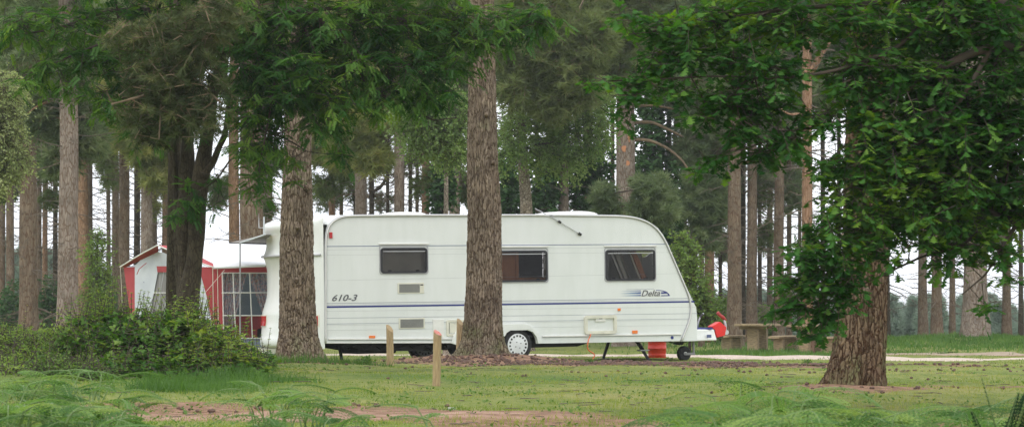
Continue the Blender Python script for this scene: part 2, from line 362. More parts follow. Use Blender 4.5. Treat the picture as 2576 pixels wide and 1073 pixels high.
nt.links.new(sky.outputs[0], mx.inputs[6]); nt.links.new(cl.outputs[0], mx.inputs[7]); nt.links.new(mx.outputs[2], bg.inputs[0])
bg.inputs[1].default_value = .12; nt.links.new(bg.outputs[0], out.inputs[0])
sd = bpy.data.lights.new('sun', 'SUN'); sd.energy = 1.0; sd.angle = math.radians(25); sd.color = (1, .97, .92)
so = bpy.data.objects.new('sun', sd); COL.objects.link(so)
dirv = Vector((math.sin(SUN_AZ)*math.cos(SUN_EL), math.cos(SUN_AZ)*math.cos(SUN_EL), math.sin(SUN_EL)))
so.rotation_euler = dirv.to_track_quat('Z', 'Y').to_euler(); so.location = (0, -20, 30)
SC.view_settings.view_transform = 'Standard'; SC.view_settings.look = 'None'; SC.view_settings.exposure = 0; SC.view_settings.gamma = 1
SC.cycles.max_bounces = 8; SC.cycles.diffuse_bounces = 3; SC.cycles.transmission_bounces = 5; SC.cycles.transparent_max_bounces = 12
SC.cycles.use_adaptive_sampling = True; SC.cycles.adaptive_threshold = .02
SC.cycles.caustics_reflective = False; SC.cycles.caustics_refractive = False

# ------------------------------------------------------------------ ground
def axis(parts):
    out = [parts[0][0]]
    for a, b, st in parts:
        n = max(1, int(round((b-a)/st))); out += list(np.linspace(a, b, n+1)[1:])
    return np.array(out)
xs = axis([(-900, -200, 100), (-200, -40, 16), (-40, -12, 2), (-12, 12, .14), (12, 40, 1.4), (40, 200, 16), (200, 900, 100)])
ys = axis([(-60, 8, 8), (8, 60, .16), (60, 110, .8), (110, 300, 6), (300, 1500, 100)])
GX, GY = np.meshgrid(xs, ys)
GZ = gz(GX, GY)
inner = (np.abs(GX) < 13) & (GY < 60)
GZ = GZ+np.where(inner, .016*(vnoise(GX*2.3+50, GY*2.3+50)-.5)+.01*(vnoise(GX*6+50, GY*6+50, 3)-.5), 0)
def ell(cx, cy, rx, ry, soft=.6):
    d = np.sqrt(((GX-cx)/rx)**2+((GY-cy)/ry)**2); return 1-sstep(1-soft, 1+soft, d)
dirt = np.zeros_like(GX)
for a in [(-2.3, 21.6, 1.5, 1.3), (-.6, 21.2, 1.4, 1.0), (.2, 20.0, 1.0, .8), (-3.8, 23.0, 1.6, .8),
          (2.1, 19.0, 1.4, .7), (-.6, 43.6, 1.6, 1.6), (.7, 42.4, 2.4, 2.2), (2.8, 42.2, 2.6, 1.9), (4.6, 40.8, 2.6, 1.3), (-3.2, 39.2, 1.0, .8),
          (3.55, 26.4, .75, .8), (6.2, 29.2, 1.6, .25), (8, 29, 2, .2), (6.5, 61.5, 9, 1.2), (14, 60.5, 6, 1.6), (9, 37, 1.6, .4), (3.9, 17.0, 1.2, .6)]:
    dirt = np.maximum(dirt, ell(*a))
sand = np.zeros_like(GX)
for a in [(-2.3, 21.2, 1.2, .7), (-.4, 20.9, 1.1, .5), (4.4, 37.8, 1.1, .35), (1.4, 18.9, .8, .3)]: sand = np.maximum(sand, ell(*a))
lush = np.zeros_like(GX)
for a in [(-3.4, 28.0, 1.1, 2.0), (1.0, 32.0, 2.6, 1.6), (-9, 30, 4, 4)]: lush = np.maximum(lush, ell(*a))
nx, ny = len(xs), len(ys); idx = np.arange(nx*ny).reshape(ny, nx)
Q = np.stack([idx[:-1, :-1], idx[:-1, 1:], idx[1:, 1:], idx[1:, :-1]], -1).reshape(-1, 4)
gme = mesh_np('ground', np.stack([GX, GY, GZ], -1).reshape(-1, 3), [Q], {'dirt': dirt.ravel(), 'sand': sand.ravel(), 'lush': lush.ravel()}, True)
m, nt, out = newmat('ground_turf_and_earth'); L = nt.links.new
b = N(nt, 'ShaderNodeBsdfPrincipled'); b.inputs['Roughness'].default_value = .95; b.inputs['Specular IOR Level'].default_value = .1
ge = N(nt, 'ShaderNodeNewGeometry')
def nz(scale, det=4, vec=None):
    n = N(nt, 'ShaderNodeTexNoise'); n.inputs['Scale'].default_value = scale; n.inputs['Detail'].default_value = det; L(vec or ge.outputs['Position'], n.inputs[0]); return n.outputs[0]
def mixc(fac, a, b2):
    x = N(nt, 'ShaderNodeMix'); x.data_type = 'RGBA'
    for s, v in ((0, fac), (6, a), (7, b2)):
        if isinstance(v, tuple): x.inputs[s].default_value = C4(v)
        elif isinstance(v, float): x.inputs[s].default_value = v
        else: L(v, x.inputs[s])
    return x.outputs[2]
def math_(op, a, b2, c=None):
    x = N(nt, 'ShaderNodeMath', operation=op)
    for i, v in enumerate((a, b2, c)):
        if v is None: continue
        if isinstance(v, (int, float)): x.inputs[i].default_value = v
        else: L(v, x.inputs[i])
    return x.outputs[0]
g1 = ramp(nt, nz(.55, 5), [(.34, (.080, .14, .03)), (.48, (.175, .23, .055)), (.66, (.31, .29, .11))])
g2 = ramp(nt, nz(9, 5), [(.38, (.10, .135, .035)), (.6, (.26, .25, .085))])
gr = mixc(.5, g1, g2)
al = N(nt, 'ShaderNodeAttribute'); al.attribute_name = 'lush'
gr = mixc(math_('MULTIPLY', al.outputs['Fac'], .8), gr, (.075, .15, .028))
so1 = ramp(nt, nz(9, 6), [(.3, (.13, .075, .045)), (.5, (.25, .15, .095)), (.7, (.38, .24, .165))])
asd = N(nt, 'ShaderNodeAttribute'); asd.attribute_name = 'sand'
sf = math_('MULTIPLY', asd.outputs['Fac'], ramp(nt, nz(3, 4), [(.35, (0, 0, 0)), (.6, (1, 1, 1))]))
so2 = mixc(sf, so1, (.42, .275, .20))
ad = N(nt, 'ShaderNodeAttribute'); ad.attribute_name = 'dirt'
nn = math_('ADD', math_('MULTIPLY', nz(1.8, 6), .9), math_('MULTIPLY', nz(11, 5), .6))
df = math_('SUBTRACT', math_('MULTIPLY_ADD', ad.outputs['Fac'], .95, nn), .98)
df = ramp(nt, df, [(.0, (0, 0, 0)), (.22, (1, 1, 1))])
L(mixc(df, gr, so2), b.inputs['Base Color'])
bp = N(nt, 'ShaderNodeBump'); bp.inputs['Strength'].default_value = .7; bp.inputs['Distance'].default_value = .03
L(math_('ADD', nz(30, 5), nz(9, 4)), bp.inputs['Height']); L(bp.outputs[0], b.inputs['Normal']); L(b.outputs[0], out.inputs[0])
tag(link('ground', gme, m), kind='structure')

# gravel track behind the caravan
def ribbon(name, cpts, width, mat, lift=.012, rows=9, n=160, ragged=.35):
    c = resample(np.array(cpts, float), n)
    t = np.gradient(c, axis=0); t /= np.linalg.norm(t, axis=1, keepdims=True); nrm = np.stack([-t[:, 1], t[:, 0]], 1)
    u = np.linspace(-1, 1, rows); s = np.arange(n)
    wl = width/2*(1+ragged*(vnoise(s*.45, s*0+3.)-.5)*2); wr = width/2*(1+ragged*(vnoise(s*.45, s*0+9.)-.5)*2)
    off = np.where(u[None] < 0, u[None]*wl[:, None], u[None]*wr[:, None])
    X = c[:, 0][:, None]+nrm[:, 0][:, None]*off; Y = c[:, 1][:, None]+nrm[:, 1][:, None]*off
    Z = gz(X, Y)+lift*(1.05-u[None]**8*1.4)
    I = np.arange(n*rows).reshape(n, rows); Q = np.stack([I[:-1, :-1], I[:-1, 1:], I[1:, 1:], I[1:, :-1]], -1).reshape(-1, 4)
    return link(name, mesh_np(name, np.stack([X, Y, Z], -1).reshape(-1, 3), [Q], None, True), mat)
M['gravel'] = pbr('pale_gravel', (.66, .55, .46), .95, (.44, .36, .29), 14, bump=.6, bscale=40, spec=.1)
M['path'] = pbr('brown_path', (.42, .33, .25), .95, (.28, .22, .15), 8, bump=.5, bscale=30, spec=.1)
tag(ribbon('gravel_track', [(-14, 66), (-6, 63), (1, 60), (3, 57.8), (5, 55), (6.4, 52.6), (9, 51), (14, 50.6), (22, 51.5), (34, 54)], 3.2, M['gravel'], .03), kind='structure')
tag(ribbon('brown_path', [(6.5, 67), (10, 64.6), (15, 63.6), (24, 63.6), (36, 66)], 5.0, M['path'], .03, ragged=.5), kind='structure')

# ------------------------------------------------------------------ leaf templates
def strip_leaf(ys_, ws_, fold=.25, curl=-.15):
    V = []; T = []
    n = len(ys_)
    for i, (y, w_) in enumerate(zip(ys_, ws_)):
        z = curl*y*y
        V += [[0, y, z], [-w_, y+.03*(w_ > .15), z-fold*w_], [w_, y+.03*(w_ > .15), z-fold*w_]]
    for i in range(n-1):
        a, c = 3*i, 3*(i+1)
        T += [[a, c, c+1], [a, c+1, a+1], [a, a+2, c+2], [a, c+2, c]]
    return np.array(V, float), np.array(T)
OAK = strip_leaf([0, .14, .27, .38, .52, .62, .76, .87, 1], [.015, .04, .22, .07, .35, .11, .36, .15, .05])
SIMPLE = (np.array([[0, 0, 0], [-.28, .45, -.06], [0, 1, -.08], [.28, .45, -.06], [0, .45, .03]], float), np.array([[0, 4, 1], [1, 4, 2], [0, 3, 4], [3, 2, 4]]))
DIAM = (np.array([[0, 0, 0], [-.33, .5, -.06], [0, 1, -.1], [.33, .5, .06]], float), np.array([[0, 3, 1], [1, 3, 2]]))
def pinnate(pairs=6, ll=.30, lw=.11, droop=.25):
    V = []; T = []
    def leaflet(o, d):
        d = d/np.linalg.norm(d); s = np.cross(d, [0, 0, 1.]); s /= np.linalg.norm(s); b = len(V)
        for q in (o, o+d*ll*.5-s*lw, o+d*ll+np.array([0, 0, -.05]), o+d*ll*.5+s*lw): V.append(q)
        T.extend([[b, b+3, b+1], [b+1, b+3, b+2]])
    for i in range(pairs):
        t = .2+.75*i/pairs; o = np.array([0, t, -droop*t*t])
        for sg in (-1, 1): leaflet(o, np.array([sg, .45, -.15]))
    leaflet(np.array([0, .95, -droop*.9]), np.array([0, 1, -.3]))
    b = len(V); V.extend([[-.012, 0, 0], [.012, 0, 0], [.008, .95, -droop*.9], [-.008, .95, -droop*.9]]); T.extend([[b, b+1, b+2], [b, b+2, b+3]])
    return np.array(V, float), np.array(T)
PINN = pinnate(6, .30, .078, .3)
def trefoil():
    V = []; T = []
    for ang, l in ((0, 1.), (1.15, .8), (-1.15, .8)):
        b = len(V); c, s = math.cos(ang), math.sin(ang)
        for x, y, z in ((0, .08, 0), (-.3, .45, -.06), (-.18, .78, -.08), (0, 1, -.12), (.18, .78, -.08), (.3, .45, -.06)):
            x *= l; y *= l; V.append([x*c+y*s, -x*s+y*c, z])
        T += [[b, b+5, b+1], [b+1, b+5, b+4], [b+1, b+4, b+2], [b+2, b+4, b+3]]
    return np.array(V, float), np.array(T)
TREF = trefoil()
def tuft(n=8, wd=.035, spread=1.0, seed=0):
    r = np.random.default_rng(seed); V = []; T = []
    for i in range(n):
        a = 2*math.pi*i/n+r.uniform(-.4, .4); e = r.uniform(.15, spread)
        d = np.array([math.sin(e)*math.cos(a), math.cos(e), math.sin(e)*math.sin(a)]); o = np.array([0, r.uniform(-.1, .35), 0])
        s = np.cross(d, r.normal(size=3)); s /= np.linalg.norm(s); b = len(V); l = r.uniform(.7, 1.1)
        V += [o-s*wd, o+s*wd, o+d*l]; T.append([b, b+1, b+2])
    return np.array(V, float), np.array(T)
TUFT_FAR = tuft(8, .075, 1.35, 1)
TUFT_MID = tuft(12, .05, 1.25, 2)
TUFT_NEAR = tuft(14, .042, 1.05, 3)

def instances(tpl, P, D, S, rng, upn=.8, rnd=None):
    """place template at P, y axis along D, size S -> verts, tris, attr"""
    V, T = tpl; n = len(P)
    D = D/(np.linalg.norm(D, axis=1, keepdims=True)+1e-9)
    up = rng.normal(size=(n, 3))*(1-upn)+np.array([0, 0, upn])
    Xv = np.cross(D, up); Xv /= np.linalg.norm(Xv, axis=1, keepdims=True)+1e-9
    Zv = np.cross(Xv, D)
    R = np.stack([Xv, D, Zv], 1)                 # rows are axes
    VV = np.einsum('vk,nkc->nvc', V, R)*np.asarray(S).reshape(-1, 1, 1)+P[:, None]
    TT = T[None]+(np.arange(n)*len(V))[:, None, None]
    a = np.repeat(rng.random(n) if rnd is None else rnd, len(V))
    return VV.reshape(-1, 3), TT.reshape(-1, 3), a

def sample_blob(rng, blob, n, shell=.45):
    c, r = blob
    d = rng.normal(size=(n, 3)); d /= np.linalg.norm(d, axis=1, keepdims=True)
    rad = rng.random(n)**shell
    wob = 1+.25*np.sin(d[:, 0]*5+c[0]*3)*np.cos(d[:, 2]*6+c[2]*5)
    return c+d*(rad*wob)[:, None]*r, d

def foliage(rng, blobs, weights, ntw, per, tlen, tpl, size, droop=.25, side=.9, outward=.7, upn=.8, rtw=.004, svar=.3, szrnd=True):
    """twigs with leaves inside ellipsoid blobs. -> (leaf arrays), (twig arrays)"""
    wts = np.array(weights, float); wts /= wts.sum(); cnt = np.maximum(1, (wts*ntw).astype(int))
    P0 = []; D0 = []
    for bl, n in zip(blobs, cnt):
        p, d = sample_blob(rng, bl, n); P0.append(p); dd = d*outward+rng.normal(size=(n, 3))*.5; dd[:, 2] = dd[:, 2]*.6-.1; D0.append(dd)
    P0 = np.concatenate(P0); D0 = np.concatenate(D0); D0 /= np.linalg.norm(D0, axis=1, keepdims=True)
    n = len(P0); Lh = tlen*rng.uniform(.6, 1.3, n)
    P0 = P0-D0*Lh[:, None]*.6
    def at(t): 
        q = P0+D0*(Lh*t)[:, None]; q[:, 2] -= droop*Lh*t*t; return q
    ts = np.linspace(0, 1, 4); TP = np.stack([at(np.full(n, t)) for t in ts], 1)
    TV, TQ = tubes(TP, np.tile(rtw*np.array([1.2, 1, .75, .4]), (n, 1)), 3)
    S = np.cross(D0, [0, 0, 1.]); S /= np.linalg.norm(S, axis=1, keepdims=True)+1e-9
    LP = []; LD = []; LR = []
    tr = rng.random(n)
    for i in range(per):
        t = (.25+.75*(i+.5)/per)+rng.uniform(-.06, .06, n); LP.append(at(t))
        sg = 1 if i % 2 else -1
        d = D0*(.55 if i < per-1 else 1.5)+S*sg*side*rng.uniform(.5, 1.2, n)[:, None]+rng.normal(size=(n, 3))*.25; d[:, 2] -= droop*.8; LD.append(d); LR.append(tr*.6+rng.random(n)*.4)
    LP = np.concatenate(LP); LD = np.concatenate(LD); LR = np.concatenate(LR)
    sz = size*(1+rng.uniform(-svar, svar, len(LP)))
    return instances(tpl, LP, LD, sz, rng, upn, LR), (TV, TQ)

def bl(px, py, Y, rx, rz, ry):
    """blob from layout px: centre at depth Y, radii rx, rz in layout px at that depth, ry in metres"""
    c = W(px, py, Y); s = F/Y; return (c, np.array([rx/s, ry, rz/s]))

def limbs_mesh(mb, limbs, k=7, m=14):
    for pts in limbs:                      # pts rows: x,y,z,r
        p = resample(np.array(pts, float), m); mb.tube(p[:, :3], p[:, 3], k)
def connect(mb, rng, limbs, blobs, r0=.022, subs=7):
    P = np.concatenate([resample(np.array(l, float), 14)[3:] for l in limbs])
    for c, r in blobs:
        d = np.linalg.norm(P[:, :3]-c, axis=1)+(P[:, 2] > c[2]+.6)*.4; q = P[np.argmin(d)]
        a = q[:3]; mid = (a+c)/2+rng.normal(size=3)*.08+np.array([0, 0, .1*d.min()])
        rr = min(r0, q[3]*.7)
        p = resample(np.array([[*a, rr], [*mid, rr*.8], [*c, rr*.45]]), 8); mb.tube(p[:, :3], p[:, 3], 5)
        for _ in range(subs):
            e, _d = sample_blob(rng, (c, r), 1, .3); e = e[0]; s = p[rng.integers(2, 8), :3]
            md = (s+e)/2+rng.normal(size=3)*.1*np.linalg.norm(e-s)
            pp = resample(np.array([[*s, rr*.4], [*md, rr*.3], [*e, rr*.12]]), 6); mb.tube(pp[:, :3], pp[:, 3], 4)

# ------------------------------------------------------------------ trunks
def trunk_mesh(path, Y, base, seed, na=48, nz_=120, bark=0., cell=.05, celz=.2, extend_to=None, lean_y=0, flare=0):
    """path rows (px, py, width_px) top to bottom; returns mesh data relative to base"""
    p = np.array(path, float); s = F/Y
    z = H+(HY-p[:, 1])/s; x = (p[:, 0]-CX)/s; r = p[:, 2]/2/s
    o = np.argsort(z); z, x, r = z[o], x[o], r[o]
    zt = extend_to if extend_to is not None else z[-1]; zb = base[2]-.12
    ztt = np.concatenate([np.linspace(zb, min(zb+.9, zt), nz_//3, endpoint=False), np.linspace(min(zb+.9, zt-.1), zt, nz_-nz_//3)])
    cx_ = np.interp(ztt, z, x); rr = np.interp(ztt, z, r)
    k = np.ones(7)/7
    for _ in range(2):
        cx_[3:-3] = np.convolve(cx_, k, 'valid'); rr[3:-3] = np.convolve(rr, k, 'valid')
    if extend_to is not None:
        over = np.clip((ztt-z[-1])/max(zt-z[-1], .1), 0, 1); rr = rr*(1-.6*over)
    a = np.arange(na)*2*math.pi/na
    A, ZZ = np.meshgrid(a, ztt); R = np.repeat(rr[:, None], na, 1)
    h0 = np.clip(1-(ZZ-base[2])/.45, 0, 1)
    R = R*(1+.05*np.sin(A*3+seed)+.03*np.sin(A*5+ZZ*2+seed)+h0**2*(.13*np.sin(A*5+seed*2)+.08*np.sin(A*8+seed)+flare))
    u = A/(2*math.pi); rnd = np.full(A.shape, .5)
    if bark:
        per = max(6, int(round(2*math.pi*float(np.median(rr))/cell)))
        U = u*per; Vv = ZZ/celz
        U2 = U+.5*(vnoise(U*.9, Vv*1.5, 5)-.5)*2+.3*(vnoise(U*3, Vv*5, 8)-.5); V2 = Vv+.35*(vnoise(U*1.3, Vv*2.2, 6)-.5)*2
        f1, f2, idn = worley(U2, V2, int(seed*7) % 97, per); e = f2-f1
        gro = np.clip(e/.28, 0, 1)**.6
        f1b, f2b, idb = worley(U2*2+.3, V2*2.3, 33, per*2); e2 = np.clip((f2b-f1b)/.3, 0, 1)
        R = R+bark*(gro-.75)+bark*.3*(e2-.6)+bark*.45*(idn-.5)+bark*.35*(vnoise(U*4, Vv*7, 9)-.5)
        seam = np.abs(np.sin(A/2)) < .02
        rnd = idn
    V = np.stack([cx_[:, None]+R*np.cos(A), Y+lean_y*(ZZ-base[2])+R*np.sin(A), ZZ], -1).reshape(-1, 3)-np.asarray(base)
    I = np.arange(nz_*na).reshape(nz_, na)
    Q = np.stack([I[:-1], np.roll(I[:-1], -1, 1), np.roll(I[1:], -1, 1), I[1:]], -1).reshape(-1, 4)
    return mesh_np('trunk', V, [Q, I[-1][None]], {'rnd': rnd.ravel()}, True)

# ================================================================== CARAVAN
TH = math.radians(28); PITCH = math.radians(.88)
WID = 2.4; Y0 = 46.8
CO = Vector(((818-CX)/F*Y0, Y0, -.075))
MC = Matrix.Translation(CO) @ Matrix.Rotation(TH, 4, 'Z') @ Matrix.Rotation(-PITCH, 4, 'Y')
MI = MC.inverted()
def onplane(px, py, yl):
    o = MI @ Vector((0, 0, H)); d = MI.to_3x3() @ Vector(((px-CX)/F, 1, (HY-py)/F)); t = (yl-o.y)/d.y
    q = o+d*t; return q.x, q.z
def S(px, py): return onplane(px, py, 0.)
van = empty('caravan', CO, 'long white twin axle touring caravan parked side on behind two pine trunks', 'caravan')
van.matrix_world = MC; van.rotation_mode = 'XYZ'

def rrect(x0, x1, z0, z1, r, n=5):
    pts = []
    for cx, cz, a0 in ((x1-r, z1-r, 0), (x0+r, z1-r, 90), (x0+r, z0+r, 180), (x1-r, z0+r, 270)):
        for i in range(n+1):
            a = math.radians(a0+90*i/n); pts.append((cx+r*math.cos(a), cz+r*math.sin(a)))
    return pts
def slab(mb, outer, holes, y0, y1):
    loops = [[Vector((p[0], p[1], 0)) for p in l] for l in [outer]+list(holes)]
    tris = tessellate_polygon(loops); flat = [p for l in [outer]+list(holes) for p in l]; n = len(flat)
    V = [[p[0], y0, p[1]] for p in flat]+[[p[0], y1, p[1]] for p in flat]
    T = np.array(tris); nrm = []
    sides = []; b = 0
    for l in [outer]+list(holes):
        k = len(l)
        for i in range(k): j = (i+1) % k; sides.append([b+i, b+j, n+b+j, n+b+i])
        b += k
    mb.add(V, T, T[:, ::-1]+n, sides); return mb
def ring(mb, x0, x1, z0, z1, r, wd, y0, y1):
    return slab(mb, rrect(x0, x1, z0, z1, r), [rrect(x0+wd, x1-wd, z0+wd, z1-wd, max(.005, r-wd))], y0, y1)
def fixn(o):
    bm = bmesh.new(); bm.from_mesh(o.data); bmesh.ops.remove_doubles(bm, verts=bm.verts, dist=1e-5); bmesh.ops.recalc_face_normals(bm, faces=bm.faces); bm.to_mesh(o.data); bm.free(); return o
def box2(x0, x1, y0, y1, z0, z1): return MB().box(x0, x1, y0, y1, z0, z1)
def rect(px0, px1, py0, py1):
    a = S(px0, py1); b = S(px1, py0); return a[0], b[0], a[1], b[1]

# window rectangles on the near side (layout px)
WINS = [(957, 1074, 622, 687, 'left'), (1236, 1376, 629, 709, 'mid'), (1523, 1647, 627, 706, 'right')]
wr = [rect(a, b2, c, d) for a, b2, c, d, _ in WINS]
top = [S(*p) for p in [(1753, 856), (1754, 800), (1751, 772), (1741, 752), (1724, 715), (1708, 678), (1694, 645), (1680, 612), (1668, 590), (1655, 573), (1640, 562), (1620, 553), (1595, 546), (1560, 543), (1400, 541), (1200, 541), (1000, 541), (870, 542.5), (852, 545), (836, 553), (825, 565), (819.5, 585), (818, 610), (818, 863)]]
bot = [S(*p) for p in [(1105, 864)]]
def arch(cx, cz, r, n=12): return [(cx-r*math.cos(math.pi*i/n), cz+r*.86*math.sin(math.pi*i/n)) for i in range(n+1)]
wx, wz = S(1302, 866); wx2 = wx-.84
zb1 = S(1105, 863)[1]; zb2 = S(1400, 862)[1]
skirt = [(x, z) for x, z in arch(wx2, zb1, .40)]+[(x, z) for x, z in arch(wx, zb2, .40)]
outer = top+skirt
mb = MB(); slab(mb, outer, [rrect(a+.012, b2-.012, c+.012, d-.012, .05) for a, b2, c, d in wr], 0, .03)
fixn(mb.build('side_wall', M['panel'], van))
# far side wall with its own window openings
mb = MB(); slab(mb, top+[S(818, 863)], [rrect(wr[2][0]-.35, wr[2][1]+.15, wr[2][2]-.05, wr[2][3]+.1, .05), rrect(wr[1][0]-.7, wr[1][0]+.1, wr[1][2], wr[1][3], .05), rrect(wr[0][0], wr[0][1], wr[0][2], wr[0][3], .05)], WID-.03, WID)
fixn(mb.build('far_side_wall', M['panel'], van))
# roof and front shell: strip along the outline between the walls
sh = top[:21]
u = np.linspace(0, 1, 9); rows = []
for i, (x, z) in enumerate(sh):
    t = sstep(10, 14, np.array([float(i)]))[0]; bulge = .035+.10*(1-t)
    cxm, czm = (2.5, .9)
    dv = np.array([x-cxm, 0]) if t < .5 else np.array([0., 1.]); dv = dv/np.linalg.norm(dv)
    q = (1-np.abs(2*u-1)**3)
    rows.append(np.stack([x+(1-t)*.16*q*(1 if i > 0 else 1), .0+WID*u, z+t*.035*q+(1-t)*0], 1))
V = np.array(rows); n, k = V.shape[:2]; I = np.arange(n*k).reshape(n, k)
Q = np.stack([I[:-1, :-1], I[:-1, 1:], I[1:, 1:], I[1:, :-1]], -1)
hole = np.zeros(Q.shape[:2], bool); hole[3:7, 1:7] = True; hole[15:16, 2:6] = True
for nm_, hs in (('front_window', hole & (np.arange(hole.shape[0])[:, None] < 10)), ('roof_hatch_opening', hole & (np.arange(hole.shape[0])[:, None] > 10))):
    qq = Q[hs]; uq, inv = np.unique(qq, return_inverse=True); MB().add(V.reshape(-1, 3)[uq], inv.reshape(-1, 4)).build(nm_, M['acrylic'], van, smooth=True)
Q = Q[~hole].reshape(-1, 4)
mb = MB().add(V.reshape(-1, 3), Q)
fixn(mb.build('roof_and_front_shell', M['grp'], van, smooth=True))
# moulded rear panel
zr = [.24, .27, .30, .40, .43, .46, .62, .66, .70, .86, .90, 1.0, 1.15, 1.3, 1.5, 1.7, 1.85, 1.885, 1.90, 1.93, 1.95, 2.02, 2.10, 2.2, 2.3, 2.36, 2.42, 2.47, 2.52, 2.555, 2.575, 2.59]
br = [.36, .50, .53, .53, .52, .50, .49, .48, .47, .47, .465, .44, .41, .395, .385, .385, .39, .40, .44, .44, .40, .385, .375, .37, .37, .39, .41, .41, .38, .28, .12, -.12]
zz = np.array(zr); bb = np.array(br); yy = np.concatenate([[0, .008, .025, .05, .09, .14, .19, .25], np.linspace(.35, WID-.35, 9), [WID-.25, WID-.19, WID-.14, WID-.09, WID-.05, WID-.025, WID-.008, WID]])
U = np.abs(2*yy/WID-1); cc = (1-U**4); cc[[0, -1]] = 0
def rearx(y, z): return -float(np.interp(z, zz, bb))*(1-abs(2*y/WID-1)**4)
ZZ, YY = np.meshgrid(zz, yy, indexing='ij'); B = bb[:, None]*cc[None]
rec = sstep(.16, .22, YY)*sstep(WID-.16, WID-.22, YY)
B = B-.05*rec*sstep(.98, 1.03, ZZ)*sstep(1.84, 1.80, ZZ)-.03*rec*sstep(2.0, 2.04, ZZ)*sstep(2.36, 2.32, ZZ)
V = np.stack([-B, YY, ZZ], -1); n, k = V.shape[:2]; I = np.arange(n*k).reshape(n, k)
Q = np.stack([I[:-1, :-1], I[:-1, 1:], I[1:, 1:], I[1:, :-1]], -1).reshape(-1, 4)
mb = MB().add(V.reshape(-1, 3), Q); o = fixn(mb.build('rear_panel', M['grp'], van, smooth=True))
ss = o.modifiers.new('smooth', 'SUBSURF'); ss.levels = 1; ss.render_levels = 1
# grey grab ledge across the rear
mb = MB(); pts = [[rearx(y, 1.915)-.008, y, 1.915] for y in yy[2:-2]]; mb.tube(pts, .022, 6); mb.build('rear_grab_rail', M['greytrim'], van, smooth=True)
def rpatch(name, y0, y1, z0, z1, off, mat, par):
    ys_ = np.linspace(y0, y1, 7); V = []
    for z in (z0, (z0+z1)/2, z1):
        for y in ys_: V.append([rearx(y, z)-off, y, z])
    for z in (z0, (z0+z1)/2, z1):
        for y in ys_: V.append([rearx(y, z)+.04, y, z])
    I = np.arange(42).reshape(2, 3, 7); f = lambda a, b, c, d: [a, b, c, d]
    Q = [f(I[0, i, j], I[0, i, j+1], I[0, i+1, j+1], I[0, i+1, j]) for i in range(2) for j in range(6)]
    for j in range(6): Q += [f(I[0, 0, j], I[1, 0, j], I[1, 0, j+1], I[0, 0, j+1]), f(I[0, 2, j], I[0, 2, j+1], I[1, 2, j+1], I[1, 2, j])]
    for i in range(2): Q += [f(I[0, i, 0], I[0, i+1, 0], I[1, i+1, 0], I[1, i, 0]), f(I[0, i, 6], I[1, i, 6], I[1, i+1, 6], I[0, i+1, 6])]
    return fixn(MB().add(V, Q).build(name, mat, par))
for ya, yb_ in ((.05, .27), (1.55, 2.02)):
    lt = rpatch('tail_light', ya, yb_, .63, .85, .006, M['cream'], van)
    rpatch('lens', ya+.015, yb_-.015, .65, .83, .022, M['redlens'], lt)
MB().box(-.40, -.30, .25, WID-.25, .14, .24).build('rear_underframe', M['cream'], van, bevel=.01)
# edge trim tube (both sides)
TR = [(818.5, 862), (818.5, 610), (820, 585), (826, 566), (837, 554.5), (852, 546.5), (870, 543), (1000, 541.5), (1200, 541.5), (1400, 541.5), (1560, 543.5), (1595, 547), (1617, 553.5), (1637, 562.5), (1650, 573), (1663, 589), (1676, 612), (1689, 642), (1704, 677), (1719, 712), (1732, 742), (1737, 760), (1738.5, 780), (1735, 803), (1725, 828), (1713, 857)]
pts = resample(np.array([[*S(*p)] for p in TR]), 120)
for yo, nm in ((-.008, 'edge_trim'), (WID+.008, 'edge_trim')):
    MB().tube([[x, yo, z] for x, z in pts], .024, 8).build(nm, M['greytrim'], van, smooth=True)
    MB().tube([[x, yo+(-.02 if yo < 0 else .02), z] for x, z in pts], .009, 6).build('trim_insert', M['trimw'], van, smooth=True)

def line(name, p0, p1, th, mat, d=.003):
    x0, z0 = S(*p0); x1, z1 = S(*p1); h = th/2
    V = [[x0, -d, z0-h], [x1, -d, z1-h], [x1, -d, z1+h], [x0, -d, z0+h], [x0, .001, z0-h], [x1, .001, z1-h], [x1, .001, z1+h], [x0, .001, z0+h]]
    return MB().add(V, [[0, 1, 2, 3], [0, 4, 5, 1], [3, 2, 6, 7], [1, 5, 6, 2], [0, 3, 7, 4]]).build(name, mat, van)
line('blue_stripe', (820, 771.3), (1747, 757.8), .032, M['blue'])
line('blue_stripe', (820, 619.3), (1681, 613.5), .011, M['blueline'])
for a, b2, th, mt in [((820, 762.5), (1742, 749.5), .011, 'greyline'), ((820, 766.5), (1744, 753.0), .005, 'greyline'), ((820, 799.5), (1754, 787.5), .008, 'greyline'),
                      ((820, 814.0), (1734, 801), .009, 'greyline'), ((820, 817.5), (1734, 804), .005, 'faint'),
                      ((820, 628), (1686, 622), .005, 'faint'), ((820, 641), (1692, 634), .005, 'faint'), ((820, 705), (1716, 687), .005, 'faint'), ((820, 830), (1728, 817), .005, 'faint'), ((820, 782), (1752, 771), .005, 'faint')]:
    line('panel_line', a, b2, th, M[mt], .002)
for a, b2 in (((826, 852), (1150, 851)), ((1364, 845), (1713, 839.5))):
    line('skirt_rail', a, b2, .022, M['trimw'], .025); line('skirt_rail_shade_strip', (a[0], a[1]+2.4), (b2[0], b2[1]+2.4), .008, M['greyline'], .012)  # grey strip below each rail, its shade put in as colour
line('skirt_edge', (820, 861.5), (1150, 861), .012, M['trimw'], .014)

